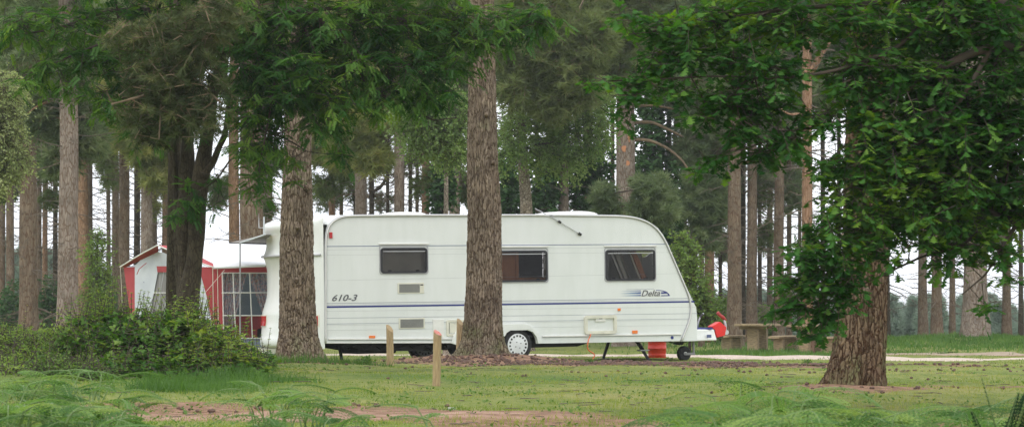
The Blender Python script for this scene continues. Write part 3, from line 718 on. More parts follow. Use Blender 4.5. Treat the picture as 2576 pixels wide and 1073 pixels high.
# windows
for (a, b2, c, d), (_, _, _, _, wn) in zip(wr, WINS):
    wo = MB(); slab(wo, rrect(a+.022, b2-.022, c+.022, d-.022, .05), [], -.022, -.016)
    win = fixn(wo.build('window', M['acrylic'], van))
    f = MB(); ring(f, a, b2, c, d, .07, .034, -.028, .0); fixn(f.build('frame', M['rubber'], win, bevel=.006))
    f = MB(); ring(f, a-.022, b2+.022, c-.02, d+.045, .05, .024, -.010, -.001); fixn(f.build('surround', M['greytrim'], win, bevel=.004))
    MB().box(a-.03, b2+.03, -.03, -.0, d+.055, d+.078).build('rail', M['trimw'], win, bevel=.004)
    MB().box(a+.05, b2-.05, -.026, -.023, d-.075, d-.06).build('stay', M['greytrim'], win)
    for xx in (a+.05, b2-.062): MB().box(xx, xx+.012, -.014, -.010, c+.22, d-.10).build('stay', M['alu'], win)
    for xx in (a+.16, b2-.22): MB().box(xx, xx+.07, .012, .03, c+.035, c+.06).build('catch', M['black'], win, bevel=.005)
a, b2, c, d = wr[0]; MB().box(a-.02, b2+.02, .07, .08, c-.02, d+.02).build('window_blind', M['blind'], van)
a, b2, c, d = wr[1]
cab = MB().box(a-.1, a+.62, .10, .55, .4, 2.2).build('cabinet', M['wood'], van)
f = MB(); ring(f, a+.22, a+.62, c-.3, d+.05, .01, .055, .08, .102); fixn(f.build('door_frame', M['wood'], cab, bevel=.006))
MB().box(a+.64, a+1.9, 1.5, 1.6, .4, 2.1).build('partition', M['dark'], van)
MB().tube([[a+.56, .5, c+.14], [a+.7, .5, c+.19], [a+.85, .5, c+.14]], .012, 5).build('kitchen_tap', M['alu'], van)
MB().box(a+.64, a+1.8, .35, .9, .4, c+.08).build('worktop', M['wood'], van)
a, b2, c, d = wr[2]
for k_, (xo, wd, mt) in enumerate([(.22, .035, 'alu'), (.30, .07, 'blind'), (.62, .04, 'cream'), (.68, .11, 'wood')]):
    x0 = a+xo; V = []
    for yv in (.12, .16): V += [[x0-.10, yv, d+.1], [x0-.10+wd, yv, d+.1], [x0+.28+wd, yv, c-.15], [x0+.28, yv, c-.15]]
    MB().add(V, [[0, 1, 2, 3], [7, 6, 5, 4], [0, 4, 5, 1], [2, 6, 7, 3], [1, 5, 6, 2], [0, 3, 7, 4]]).build('front_window_post', M[mt], van)
V = [[a+.70, .2, d-.05], [a+.92, .2, d-.05], [a+.95, .2, c-.0], [a+.88, .2, c-.0]]
MB().add(V, [[0, 1, 2, 3]]).build('front_window_blind', M['blind'], van)
MB().box(a-.3, b2+.4, .3, 1.9, .4, c-.02).build('front_seat', M['dark'], van, bevel=.03)
MB().box(.05, S(1700, 700)[0], .04, WID-.04, .36, .40).build('floor_pan', M['black'], van)

# vents
for (p, q, r_, s_, ex) in ((1000, 1066, 710, 737.5, True), (1003, 1068, 798, 826, False)):
    a, b2, c, d = rect(p, q, r_, s_)
    v = box2(a, b2, -.012, .0, c, d).build('vent', M['cream'], van, bevel=.004)
    x1 = b2-(.09 if ex else .03)
    for i in range(8):
        z = c+.03+(d-c-.06)*i/7
        MB().box(a+.03, x1, -.016, -.012, z-.009, z+.003).build('slot', M['darkgrey'], v)
    if ex: MB().box(b2-.075, b2-.02, -.016, -.012, d-.05, d-.03).build('badge', M['black'], v)
def plate(name, p, q, r_, s_, mat, d0=.014, bev=.004, par=None):
    a, b2, c, d = rect(p, q, r_, s_); return MB().box(a, b2, -d0, .0, c, d).build(name, mat, par or van, bevel=bev)
plate('marker_lamp', 828, 835, 584, 599, M['redlens'], .03)
plate('marker_lamp', 928, 943, 843, 850, M['orange'], .02)
plate('marker_lamp', 1590, 1603, 830, 838, M['orange'], .02)
plate('marker_lamp', 1553.5, 1560.5, 774.5, 781, M['orange'], .02)
plate('marker_lamp', 1266, 1271.5, 832, 840, M['orange'], .03)
plate('filler_flap', 1089, 1116, 802, 848, M['trimw'], .012)
# service hatch with inner door
a, b2, c, d = rect(1123, 1172, 803, 845)
hh = MB(); ring(hh, a, b2, c, d, .03, .045, -.018, 0); hh = fixn(hh.build('service_hatch', M['cream'], van, bevel=.006))
box2(a+.06, b2-.06, -.012, 0, c+.06, d-.055).build('door', M['cream'], hh, bevel=.006)
MB().box(a+.05, a+.056, -.014, -.010, c+.05, d-.05).build('seam', M['black'], hh)
# battery locker door
a, b2, c, d = rect(1469, 1549, 791, 840)
bl_ = MB(); ring(bl_, a, b2, c, d, .06, .06, -.045, 0); bl_ = fixn(bl_.build('locker_hatch', M['cream'], van, bevel=.015))
box2(a+.058, b2-.058, -.006, 0, c+.058, d-.058).build('door', M['panel'], bl_)
lx, lz = S(1509, 800); f = MB().box(lx-.11, lx+.11, -.03, 0, lz-.06, lz+.055).build('latch', M['trimw'], bl_, bevel=.008)
MB().box(lx-.035, lx+.035, -.036, -.03, lz-.01, lz+.035).build('keyhole', M['dark'], f)
for xx in (a+.2, b2-.3): MB().box(xx, xx+.1, -.055, -.04, c+.0, c+.02).build('hinge', M['cream'], bl_)
# blue jack point
jx, jz = S(1690.5, 848)
mb = MB(); an = np.linspace(0, 2*math.pi, 16, endpoint=False); mb.tube([[jx, 0, jz], [jx, -.012, jz]], .03, 14); mb.build('socket_cap', M['blue'], van)

# wheel arch moulding over both wheels
def arch_pts(r1, rx): return [S(*p) for p in r1]
zfl = S(1318, 811.5)[1]
right = [S(*p) for p in [(1361.5, 863), (1359, 851), (1354, 840), (1345, 828), (1332, 818), (1316, 812.5)]]
rin = [(wx+.41, zb2), (wx+.38, zb2+.12), (wx+.30, zb2+.215), (wx+.19, zb2+.255), (wx-.17, zb2+.255), (wx-.25, zb2+.21), (wx-.285, zb2+.15), (wx-.55, zb2+.15), (wx2+.28, zb2+.18), (wx2+.19, zb2+.255), (wx2-.19, zb2+.255), (wx2-.30, zb2+.215), (wx2-.38, zb2+.12), (wx2-.41, zb2)]
lft = [(wx2-.55, zb1), (wx2-.50, zb1+.14), (wx2-.42, zb1+.24), (wx2-.30, zb1+.33), (wx2-.14, right[-1][1]-.01)]
mb = MB(); slab(mb, right+lft[::-1]+rin[::-1], [], -.05, .0); fixn(mb.build('wheel_arch', M['grp'], van, bevel=.012))
# inner black arch box
mb = MB(); mb.box(wx2-.5, wx+.5, .25, .3, .2, .75); mb.build('arch_liner', M['black'], van)

def wheel(cx, cz, ysgn=1, yf=-.005):
    wh = MB(); prof = [(.205, 0), (.235, -.012), (.275, -.01), (.298, .015), (.306, .05), (.306, .13), (.29, .17), (.2, .175)]
    n = 48; A = np.arange(n)*2*math.pi/n; V = np.array([[r*math.cos(a), y+yf, r*math.sin(a)] for r, y in prof for a in A])+[cx, 0, cz]
    I = np.arange(len(prof)*n).reshape(len(prof), n); Q = np.stack([I[:-1], np.roll(I[:-1], -1, 1), np.roll(I[1:], -1, 1), I[1:]], -1).reshape(-1, 4)
    mb = MB().add(V, Q); wobj = fixn(mb.build('wheel', M['tyre'], van, smooth=True))
    # trim with 16 slots
    n = 96; A = np.arange(n)*2*math.pi/n; rs = [0, .03, .10, .135, .15, .185, .197, .215]; ds = [-.022, -.022, -.016, -.012, -.01, -.014, -.016, 0]
    V = np.array([[r*math.cos(a), d+yf, r*math.sin(a)] for r, d in zip(rs, ds) for a in A])+[cx, 0, cz]
    I = np.arange(len(rs)*n).reshape(len(rs), n); Q = []
    for i in range(len(rs)-1):
        for j in range(n):
            if i == 4 and j % 6 in (0, 1, 2): continue
            Q.append([I[i, j], I[i, (j+1) % n], I[i+1, (j+1) % n], I[i+1, j]])
    rim = MB().add(V, Q).build('rim', M['hub'], wobj, smooth=True)
    mb = MB().tube([[cx, yf+.02, cz], [cx, yf+.03, cz]], .205, 32); mb.build('dark_slot_backing', M['black'], wobj)  # plain black disc added behind the trim slots so they look dark
    for k_ in range(4):
        a = math.radians(30+90*k_); mb = MB().tube([[cx+.062*math.cos(a), yf-.012, cz+.062*math.sin(a)], [cx+.062*math.cos(a), yf-.03, cz+.062*math.sin(a)]], .011, 8); mb.build('wheel_bolt', M['steel'], wobj)
wheel(wx, wz-.005); wheel(wx2, wz-.02)
wheel(wx, wz-.005, yf=WID-.2); wheel(wx2, wz-.02, yf=WID-.2)
# chassis
xe = S(1560, 860)[0]
for yr in (.42, WID-.42):
    MB().add([[.2, yr, .33], [xe, yr, .34], [xe-.7, yr, .16], [1.2, yr, .16], [.2, yr+.05, .33], [xe, yr+.05, .34], [xe-.7, yr+.05, .16], [1.2, yr+.05, .16]],
             [[0, 3, 2, 1], [4, 5, 6, 7], [0, 1, 5, 4], [3, 7, 6, 2], [0, 4, 7, 3], [1, 2, 6, 5]]).build('chassis_rail', M['black'], van)
    MB().box(xe, S(1745, 850)[0], yr, yr+.05, .30, .36).build('chassis_rail', M['black'], van)
MB().tube([[wx, .1, wz], [wx, WID-.1, wz]], .04, 8).build('axle', M['black'], van)
MB().tube([[wx2, .1, wz], [wx2, WID-.1, wz]], .04, 8).build('axle', M['black'], van)
mb = MB(); mb.box(.9, 1.7, .6, 1.3, .12, .34); mb.build('spare_wheel_cradle', M['black'], van, bevel=.03)
mb = MB(); mb.box(2.0, 2.5, .5, 1.0, .16, .34); mb.build('water_tank', M['black'], van, bevel=.03)
mb = MB()
for i in range(9):
    x = .5+i*.33; mb.tube([[x, .3+.1*(i % 3), .3], [x+.1, .35, .2-.02*(i % 2)], [x+.3, .4, .3]], .012, 5)
mb.build('underfloor_cable', M['black'], van)
# corner steadies
def steady(p, q, w=.03):
    s_ = MB().tube([p, q], [.035, .028], 6).build('corner_steady', M['black'], van)
    MB().box(q[0]-.1, q[0]+.1, q[1]-.07, q[1]+.07, q[2]-.03, q[2]-.005).build('foot', M['steel'], s_, bevel=.005)
gzl = lambda x, y: (MI @ Vector((*(MC @ Vector((x, y, 0)))[:2], gz1(*(MC @ Vector((x, y, 0)))[:2])))).z+.03
for xx in (6.75,):
    steady((xx-.06, .50, .33), (xx+.02, .06, gzl(xx, .06))); steady((xx-.06, .56, .33), (xx-.03, .2, .08), .02)
xx = onplane(1537, 870, 1.85)[0]; steady((xx, 1.85, .33), (xx-.06, 2.05, gzl(xx, 2.05)))
for yv, ye in ((.5, .2), (1.8, 2.1)): steady((.5, yv, .33), (.42, ye, gzl(.4, ye)))
# draw bar, cover, hitch, jockey wheel
cy = WID/2
Cc = lambda px, py: onplane(px, py, cy)
x0, z0 = Cc(1752, 858); x1, z1 = Cc(1793, 827)
xb = S(1740, 850)[0]
for sg in (-1, 1):
    MB().tube([[xb-.7, cy+sg*.6, .36], [x1+.0, cy+sg*.05, .40]], .04, 6).build('draw_bar', M['black'], van)
mb = MB(); a = Cc(1793, 856); z1_ = Cc(1790, 827)[1]; z0_ = Cc(1790, 855)[1]
V = [[xb-.1, cy-.62, z0_-.0], [a[0], cy-.16, z0_+.0], [a[0], cy+.16, z0_], [xb-.1, cy+.62, z0_], [xb-.1, cy-.6, z1_+.02], [a[0]-.05, cy-.13, z1_], [a[0]-.05, cy+.13, z1_], [xb-.1, cy+.6, z1_+.02]]
fr = mb.add(V, [[0, 1, 5, 4], [1, 2, 6, 5], [2, 3, 7, 6], [4, 5, 6, 7], [3, 2, 1, 0]]).build('draw_bar_cover', M['grp'], van, bevel=.02)
MB().box(xb+.05, a[0]-.12, cy-.2, cy+.2, z1_+.0, z1_+.035).build('trim', M['blue'], fr, bevel=.005)
MB().box(a[0]-.32, a[0]-.22, cy-.30, cy-.285, z0_+.06, z0_+.12).build('badge', M['blueline'], fr)
# red hitch cover: wedge box
def Cq(px, py, dy=0): x, z = Cc(px, py); return [x, cy+dy, z]
P8 = [(1785, 820), (1806, 808), (1822, 822), (1818, 843), (1798, 848), (1793, 832)]
V = [Cq(px, py, -.09) for px, py in P8]+[Cq(px, py, .09) for px, py in P8]
hit = MB().add(V, [[0, 1, 2, 3, 4, 5]], [[11, 10, 9, 8, 7, 6]], [[i, (i+1) % 6, 6+(i+1) % 6, 6+i] for i in range(6)]).build('hitch_cover', M['red'], van, bevel=.012)
fixn(hit)
MB().tube([Cq(1783, 846), Cq(1817, 842)], .045, 8).build('hitch_body', M['black'], van)
MB().tube([Cq(1779, 842, -.08), Cq(1779, 842, .08)], .055, 12).build('stabiliser_knob', M['black'], van)
MB().tube([Cq(1825, 835, -.05), Cq(1825, 835, .05)], .048, 12).build('coupling_head', M['alu'], van)
MB().tube([Cq(1825, 836), Cq(1826, 820), Cq(1822, 804)], [.022, .022, .026], 8).build('hitch_lever', M['greytrim'], van, smooth=True)
hl = MB().tube([Cq(1826, 805), Cq(1818, 797), Cq(1811, 792), Cq(1805, 785)], [.028, .04, .032, .038], 8).build('handle', M['darkred'], van, smooth=True)
MB().tube([Cq(1754, 826), Cq(1757, 808), Cq(1761, 798), Cq(1770, 787)], [.018]*4, 6).build('handbrake_lever', M['greytrim'], van, smooth=True)
MB().tube([Cq(1761, 798), Cq(1768, 789)], .024, 6).build('handbrake_grip', M['black'], van)
jx, jz = Cc(1719, 888)
jw = MB(); n = 24
prof = [(.03, -.045), (.125, -.05), (.146, -.03), (.148, .03), (.125, .05), (.03, .045)]; A = np.arange(n)*2*math.pi/n
V = np.array([[r*math.cos(q), y, r*math.sin(q)] for r, y in prof for q in A])+[jx, cy-.02, jz]; I = np.arange(len(prof)*n).reshape(len(prof), n)
jw = fixn(MB().add(V, np.stack([I[:-1], np.roll(I[:-1], -1, 1), np.roll(I[1:], -1, 1), I[1:]], -1).reshape(-1, 4)).build('jockey_wheel', M['tyre'], van, smooth=False))
MB().tube([[jx, cy-.09, jz], [jx, cy+.05, jz]], .035, 10).build('hub', M['alu'], jw)
e = Cc(1740, 888)
MB().box(jx-.02, e[0]+.02, cy-.10, cy-.075, e[1]-.03, e[1]+.02).build('fork', M['steel'], jw, bevel=.004)
MB().tube([[e[0], cy-.07, e[1]-.03], [e[0], cy-.07, .42]], .024, 8).build('stem', M['steel'], jw)
MB().tube([Cq(1690, 858, .1), Cq(1707, 865, .1), Cq(1724, 860, .1), Cq(1740, 856, .1)], .012, 5).build('brake_cable', M['black'], van)
MB().tube([Cq(1700, 857, 0), Cq(1716, 858, 0)], .07, 8).build('spare_cover', M['black'], van)

# roof fittings
def dome(name, p0, p1, ptop, depth, yc, mat, lean=0):
    x0, z0 = onplane(p0, 541, yc); x1, _ = onplane(p1, 541, yc); zt = onplane((p0+p1)/2, ptop, yc)[1]
    nx_, ny_ = 13, 7; u_ = np.linspace(-1, 1, nx_); v_ = np.linspace(-1, 1, ny_); Uu, Vv = np.meshgrid(u_, v_, indexing='ij')
    zb = zroof+.0; h = (zt-zb)*(1-np.abs(Uu)**4)**.7*(1-np.abs(Vv)**4)**.6*(1+lean*Uu)
    V = np.stack([(x0+x1)/2+Uu*(x1-x0)/2, yc+Vv*depth/2, zb+h], -1).reshape(-1, 3); I = np.arange(nx_*ny_).reshape(nx_, ny_)
    return MB().add(V, np.stack([I[:-1, :-1], I[1:, :-1], I[1:, 1:], I[:-1, 1:]], -1).reshape(-1, 4)).build(name, mat, van, smooth=True)
zroof = S(1200, 541)[1]+.012
dome('rooflight', 965, 1062, 533, .7, .65, M['trimw'])
dome('rooflight', 1345, 1495, 531.5, .6, .5, M['trimw'], .25)
dome('rooflight', 1180, 1215, 536, .3, .5, M['trimw'])
dome('rooflight', 1130, 1140, 538, .2, .5, M['trimw'])
aa = S(1305+70, 520+30)
p0 = S(1349, 524); p1 = S(1384, 545); p2 = S(1405, 557.5); p3 = S(1456, 588)
ant = MB().tube([[p0[0], .05, p0[1]], [p1[0], -.03, p1[1]], [p2[0], -.03, p2[1]], [p3[0], -.03, p3[1]]], .008, 5).build('aerial_rod', M['alu'], van)
for q, rr in ((p2, .022), (p3, .026)): MB().tube([[q[0]-.02, -.035, q[1]+.012], [q[0]+.03, -.035, q[1]-.018]], rr, 8).build('clip', M['black'], ant)
MB().tube([[-.3, WID*.8, 2.45], [-.42, WID*.82, 2.45], [-.42, WID*.82, 2.72]], .012, 6).build('aerial_mast', M['alu'], van)

# lettering
def text(s, px0, px1, pyb, pyt, mat, name, shear=.35, dep=-.004, bold=0.0):
    cu = bpy.data.curves.new(name, 'FONT'); cu.body = s; cu.shear = shear; cu.extrude = .001; cu.offset = bold; cu.resolution_u = 3
    o = bpy.data.objects.new('tmp', cu); COL.objects.link(o); dg = bpy.context.evaluated_depsgraph_get(); dg.update()
    me = bpy.data.meshes.new_from_object(o.evaluated_get(dg)); bpy.data.objects.remove(o)
    n = len(me.vertices); co = np.zeros(n*3, np.float32); me.vertices.foreach_get('co', co); co = co.reshape(-1, 3)
    x0, z0 = S(px0, pyb); x1, z1 = S(px1, pyt)
    mn, mxx = co.min(0), co.max(0)
    out_ = np.stack([x0+(co[:, 0]-mn[0])/(mxx[0]-mn[0])*(x1-x0), dep-co[:, 2], z0+(co[:, 1]-mn[1])/(mxx[1]-mn[1])*(z1-z0)], 1).astype(np.float32)
    me.vertices.foreach_set('co', out_.ravel()); me.update(); me.materials.clear()
    return link(name, me, mat, van)
text('610-3', 835, 899, 757, 739.5, M['darkgrey'], 'model_number', bold=.015)
# swoosh
def poly(name, pts, mat, d=.003, attr=None):
    V = [[*(lambda q: (q[0], -d, q[1]))(S(*p))] for p in pts]
    mb = MB(); mb.add(V, [list(range(len(V)))], attr=.5 if attr is None else attr); return mb.build(name, mat, van)
for y0, y1_, th in ((731.5, 730.4, 2.0), (737, 736, 4.6), (743, 742.2, 3.0)):
    poly('logo_streak', [(1558, y0+th*.4), (1612, y1_+th/2), (1612, y1_-th/2), (1558, y0-th*.2)], M['fade'], attr=[0, 1, 1, 0])
poly('logo_streak', [(1575, 727.8), (1646, 726.2), (1646, 725.2), (1575, 727.2)], M['greyline'])
arc = [(1650, 728.6), (1655, 728.3), (1668, 729.8), (1677, 733), (1682, 737.5), (1685.5, 743.6), (1682, 743.7), (1680, 739.5), (1675, 735), (1667, 731.6), (1655, 729.9), (1650, 730.4)]
poly('logo_swoosh', arc, M['blue'])
poly('logo_swoosh', [(1663, 738.0), (1677.8, 737.4), (1673, 733.6), (1663, 733.9)], M['blue'], .0035)
poly('logo_swoosh', [(1663, 743.9), (1683, 743.7), (1681.5, 741.4), (1663, 741.6)], M['blue'], .0035)
text('Delta', 1612, 1661, 745, 728, M['trimw'], 'brand_name_outline', dep=-.006, bold=.045)
text('Delta', 1613, 1660, 744.4, 728.6, M['darkgrey'], 'brand_name', dep=-.009, bold=.01)

# hook up cable
c0 = MC @ Vector((S(1483, 840)[0], -.05, S(1483, 840)[1])); 
def cpt(px, py): x, z = onplane(px, py, -.12); return MC @ Vector((x, -.12, z))
cp = [tuple(c0)]+[tuple(cpt(*p)) for p in [(1480, 855), (1477, 872), (1481, 881), (1490, 886), (1497, 891), (1494, 898), (1490, 903)]]
cp = resample(np.array(cp), 30); co = empty('mains_cable', (cp[-1][0], cp[-1][1], gz1(cp[-1][0], cp[-1][1])), 'orange electric cable hanging from the hatch in the caravan side', 'cable')
bs = np.array(co.location); MB().tube(cp, .011, 6).build('cable', M['cable'], co, bs, smooth=True)

# ------------------------------------------------------------------ orange drum
p = gp(1653, 53.3); dr = empty('orange_drum', p, 'orange ribbed cylinder standing on the grass under the caravan nose', 'drum')
prof = [(.0, .0), (.17, .0), (.178, .012), (.172, .05), (.176, .055), (.176, .075), (.172, .08), (.180, .1), (.180, .19), (.186, .195), (.186, .205), (.180, .21), (.180, .33), (.186, .335), (.186, .345), (.180, .35), (.180, .45), (.16, .50), (.10, .53), (.0, .54)]
n = 40; A = np.arange(n)*2*math.pi/n; V = np.array([[r*1.03*math.cos(a), r*1.03*math.sin(a), z] for r, z in prof for a in A]); I = np.arange(len(prof)*n).reshape(len(prof), n)
MB().add(V, np.stack([I[:-1], np.roll(I[:-1], -1, 1), np.roll(I[1:], -1, 1), I[1:]], -1).reshape(-1, 4)).build('drum_body', M['orangedrum'], dr, smooth=True)
MB().tube([[0, 0, .52], [0, 0, .6]], .05, 10).build('drum_valve', M['black'], dr)

# ------------------------------------------------------------------ timber posts
def post(px, Y, wpx, top_py, lab, cut, red=False, dz=0):
    b = gp(px, Y); s = F/Y; r = wpx/2/s; zt = H+(HY-top_py)/s-b[2]
    n, mrow = 20, 26; A = np.arange(n)*2*math.pi/n; zs = np.linspace(-.15, zt, mrow); V = []
    o = empty('timber_post', b, lab, 'post', 'slant topped timber posts')
    for i, z in enumerate(zs):
        for a in A:
            rr = r*(1+.03*math.sin(3*a+z*4+px)+.02*math.sin(7*z+px)); x, y = rr*math.cos(a), rr*math.sin(a)
            zz_ = z if i < mrow-1 else zt
            lim = zt-cut*r*((x/r*.5+.5)+.9*(.5-y/r*.5))
            V.append([x+.02*z*(1 if px > 1050 else -.6), y, min(zz_, lim)])
    I = np.arange(mrow*n).reshape(mrow, n)
    mb = MB().add(V, np.stack([I[:-1], np.roll(I[:-1], -1, 1), np.roll(I[1:], -1, 1), I[1:]], -1).reshape(-1, 4), I[-1][None])
    mb.build('shaft', M['post'], o)
    if red:
        T = np.array(V)[-n:]+[0, 0, .004]; c = T.mean(0); T = c+(T-c)*.92
        MB().add(T, [list(range(n))]).build('painted_top', M['postred'], o)
post(981.5, 39.5, 18, 811, 'round timber post with a plain slanted top, furthest left of the three posts', 1.6)
post(1098, 29.5, 20.5, 826, 'timber post with a red painted slanted top, nearest of the three posts', 1.1, True)
post(1155.5, 45.2, 17, 796, 'timber post close against the left side of the middle pine trunk', 1.6)

# ------------------------------------------------------------------ picnic tables
def picnic(px, Y, rz, lab, sc=1., L=1.55):
    b = gp(px, Y); o = empty('picnic_table', b, lab, 'picnic table', 'heavy timber picnic tables', rot=(0, 0, rz))
    def bx(name, a, mat='weathered', bev=.012): return MB().box(*[v*sc for v in a]).build(name, M[mat], o, bevel=bev)
    t = MB()
    for i in range(4): t.box(-.40*sc+.2*i*sc, (-.40+.2*i+.193)*sc, -L/2*sc, L/2*sc, .70*sc, .76*sc)
    t.build('tabletop', M['weathered'], o, bevel=.008)
    bx('crossbeam', (-.36, .36, -.45, -.35, .62, .70)); bx('crossbeam', (-.36, .36, .35, .45, .62, .70))
    bx('pedestal', (-.14, .14, -.48, -.32, -.1, .62)); bx('pedestal', (-.14, .14, .32, .48, -.1, .62))
    for sx in (-1, 1):
        t = MB()
        for i in range(2): t.box((sx*.70-.15+.152*i)*sc, (sx*.70-.15+.152*i+.146)*sc, -L/2*sc, L/2*sc, .40*sc, .455*sc)
        t.build('seat', M['weathered'], o, bevel=.008)
        for sy in (-.42, .42): bx('seat_support', (sx*.70-.13, sx*.70+.13, sy-.08, sy+.08, -.1, .40))
    return o
picnic(1906, 68, math.radians(-22), 'heavy timber picnic table nearest the caravan, with grass round its feet')
picnic(2040, 66, math.radians(-30), 'heavy timber picnic table half hidden by the oak leaves', .98)

# ------------------------------------------------------------------ awning tent
A_ = W(535, 0, 49.0); B_ = W(339, 0, 51.2)
YA, YB, YR = 49.0, 51.2, 50.4
def Wp(px, py, Y): return list(W(px, py, Y))
aw_b = gp(535, 49.2); aw = empty('awning_tent', aw_b, 'red and grey caravan awning with curtained windows, left of the caravan', 'awning')
def quad(name, pts, mat, th=.0, par=None, sub=False):
    mb = MB(); mb.add(pts, [list(range(len(pts)))]); return mb.build(name, mat, par or aw, aw_b if par is None or True else None)
gb = lambda px, Y: Wp(px, HY+(H-gz1((px-CX)/F*Y, Y))*F/Y+2, Y)
def yy_at(px): return YB+(px-339)/(535-339)*(YA-YB)
# gable wall as polygon with two window openings
def gab(px, py): return Wp(px, py, yy_at(px))
wl = [(397, 683), (427, 683), (403, 848), (366, 848)]; wl2 = [(437, 683), (462, 683), (452, 848), (418, 848)]
outer_ = [(339, 872), (339, 668), (352, 655), (397, 633), (410, 634), (440, 648), (500, 668), (505, 690), (520, 745), (532, 800), (536, 872)]
def gwall(outer, holes, fn, name, mat):
    loops = [[Vector((p[0], p[1], 0)) for p in l] for l in [outer]+holes]; T = tessellate_polygon(loops)
    V = [fn(*p) for l in [outer]+holes for p in l]; return MB().add(V, np.array(T)).build(name, mat, aw, aw_b)
gwall(outer_, [wl, wl2], gab, 'gable_wall', M['greycanvas'])
def gabo(px, py, dy=-.02): q = Wp(px, py, yy_at(px)+dy); return q
for wq in (wl, wl2):
    wob = MB().add([gabo(*p, .05) for p in wq], [[0, 1, 2, 3]]).build('gable_window', M['netting'], aw, aw_b)
    (x0, y0), (x1, y1_), (x2, y2), (x3, y3) = wq
    MB().add([gabo(x0-3, y0-14), gabo(x1+1, y1_-14), gabo(x1, y1_+1), gabo(x0-1, y0+1)], [[0, 1, 2, 3]]).build('window_flap', M['redcanvas'], wob, aw_b)
    for t in (.32, .69):
        a = (x0+(x3-x0)*t, y0+(y3-y0)*t); b_ = (x1+(x2-x1)*t, y1_+(y2-y1_)*t)
        MB().tube([gabo(*a), gabo(*b_)], .009, 4).build('glazing_bar', M['trimw'], wob, aw_b)
    for t in (.5,): MB().tube([gabo(x0+(x1-x0)*t-(x0-x3)*0, y0), gabo(x3+(x2-x3)*t, y3)], .004, 4).build('glazing_bar', M['greycanvas'], wob, aw_b)
# left red side panel (seen edge on)
V = [Wp(339, 671, YB), Wp(311, 672, YB+.3), Wp(316, 695, YB+.3), Wp(325, 725, YB+.28), Wp(333, 765, YB+.2), Wp(338, 830, YB+.1), Wp(339, 872, YB)]
MB().add(V, [[0, 1, 2, 3, 4, 5, 6]]).build('side_panel', M['redcanvas'], aw, aw_b)
# red front side panel and pillar
def fro(px, py, dy=0): return Wp(px, py, YA+(px-535)*.0035+dy)
gwall([(535, 671), (501, 671), (508, 700), (520, 745), (532, 805), (536, 860), (560, 872), (535, 872)], [], lambda a, b_: fro(a, b_, -.01), 'corner_panel', M['redcanvas'])
fw = [(559, 686), (700, 686), (700, 850), (562, 850)]
gwall([(535, 671), (705, 671), (705, 872), (537, 872)], [fw], fro, 'front_wall', M['redcanvas'])
MB().add([fro(538, 851, -.02), fro(706, 851, -.02), fro(706, 900, -.1), fro(540, 898, -.1)], [[0, 1, 2, 3]]).build('mud_wall', M['mudwall'], aw, aw_b)
fwo = MB().add([fro(559, 686, .0), fro(700, 686, .0), fro(700, 850, .0), fro(562, 850, .0)], [[0, 1, 2, 3]]).build('front_window', M['clearpvc'], aw, aw_b)
for a, b_ in (((558, 736), (700, 735)), ((560, 793), (700, 793)), ((562, 850), (700, 850)), ((558, 686), (700, 686)), ((586, 686), (593, 850)), ((628, 686), (635, 850)), ((672, 686), (679, 850)), ((559, 686), (563, 850))):
    MB().tube([fro(*a, -.03), fro(*b_, -.03)], .011, 4).build('glazing_bar', M['trimw'], fwo, aw_b)
# curtains (folded)
def curtain(name, tl, tr, br, bl2, mat, dy=.25, folds=7):
    n, k = 40, 10; u_ = np.linspace(0, 1, n); v_ = np.linspace(0, 1, k); V = []
    for vv in v_:
        for uu in u_:
            px = (tl[0]*(1-uu)+tr[0]*uu)*(1-vv)+(bl2[0]*(1-uu)+br[0]*uu)*vv; py = (tl[1]*(1-uu)+tr[1]*uu)*(1-vv)+(bl2[1]*(1-uu)+br[1]*uu)*vv
            V.append(fro(px, py, dy+.03*math.sin(uu*folds*6.28)))
    I = np.arange(n*k).reshape(k, n); return MB().add(V, np.stack([I[:-1, :-1], I[:-1, 1:], I[1:, 1:], I[1:, :-1]], -1).reshape(-1, 4)).build(name, mat, aw, aw_b, smooth=True)
curtain('curtain', (556, 684), (622, 684), (594, 790), (556, 800), M['floral']); curtain('curtain', (623, 684), (705, 684), (705, 800), (664, 800), M['floral'])
curtain('curtain', (556, 795), (594, 790), (576, 852), (560, 852), M['floral'])
gwall([(540, 792), (706, 792), (706, 870), (540, 870)], [], lambda a, b_: fro(a, b_, .8), 'inner_red_panel', M['redcanvas'])
gwall([(536, 672), (760, 672), (760, 885), (536, 885)], [], lambda a, b_: fro(a, b_, 2.4), 'back_wall', M['mudwall'])
MB().box(*[v for v in (0, 0, 0, 0, 0, 0)]) if False else None
mb = MB(); q = np.array(fro(618, 880, .9)); mb.box(q[0]-.3, q[0]+.5, q[1], q[1]+.5, q[2], q[2]+.42); mb.build('camp_box', M['dark'], aw, aw_b, bevel=.03)
# roof
ridge = [Wp(397, 617, 50.0), Wp(460, 613.5, 52.4), Wp(545, 611, 53.2), Wp(680, 609, 53.2), Wp(740, 606, 53.2)]
eave = [Wp(397, 618, 50.0), Wp(440, 634, 49.7), Wp(535, 670.5, 48.9), Wp(668, 666, 49.3), Wp(740, 664, 49.5)]
red = [Wp(396, 616.5, 49.9), Wp(447, 617.5, 50.6), Wp(500, 650, 49.9), Wp(536, 662, 49.3), Wp(537, 671, 48.95), Wp(500, 659, 48.95), Wp(450, 638, 49.4)]
MB().add(red, [[0, 1, 2, 3, 4, 5, 6]]).build('roof_verge', M['redcanvas'], aw, aw_b)
white = [Wp(447, 616.5, 50.64), Wp(545, 611, 52.6), Wp(740, 606, 52.6), Wp(740, 664, 49.5), Wp(667, 667, 49.28), Wp(537, 672.5, 49.0), Wp(536, 662, 49.34), Wp(500, 650, 49.94)]
MB().add(white, [list(range(8))]).build('roof', M['whitecanvas'], aw, aw_b)
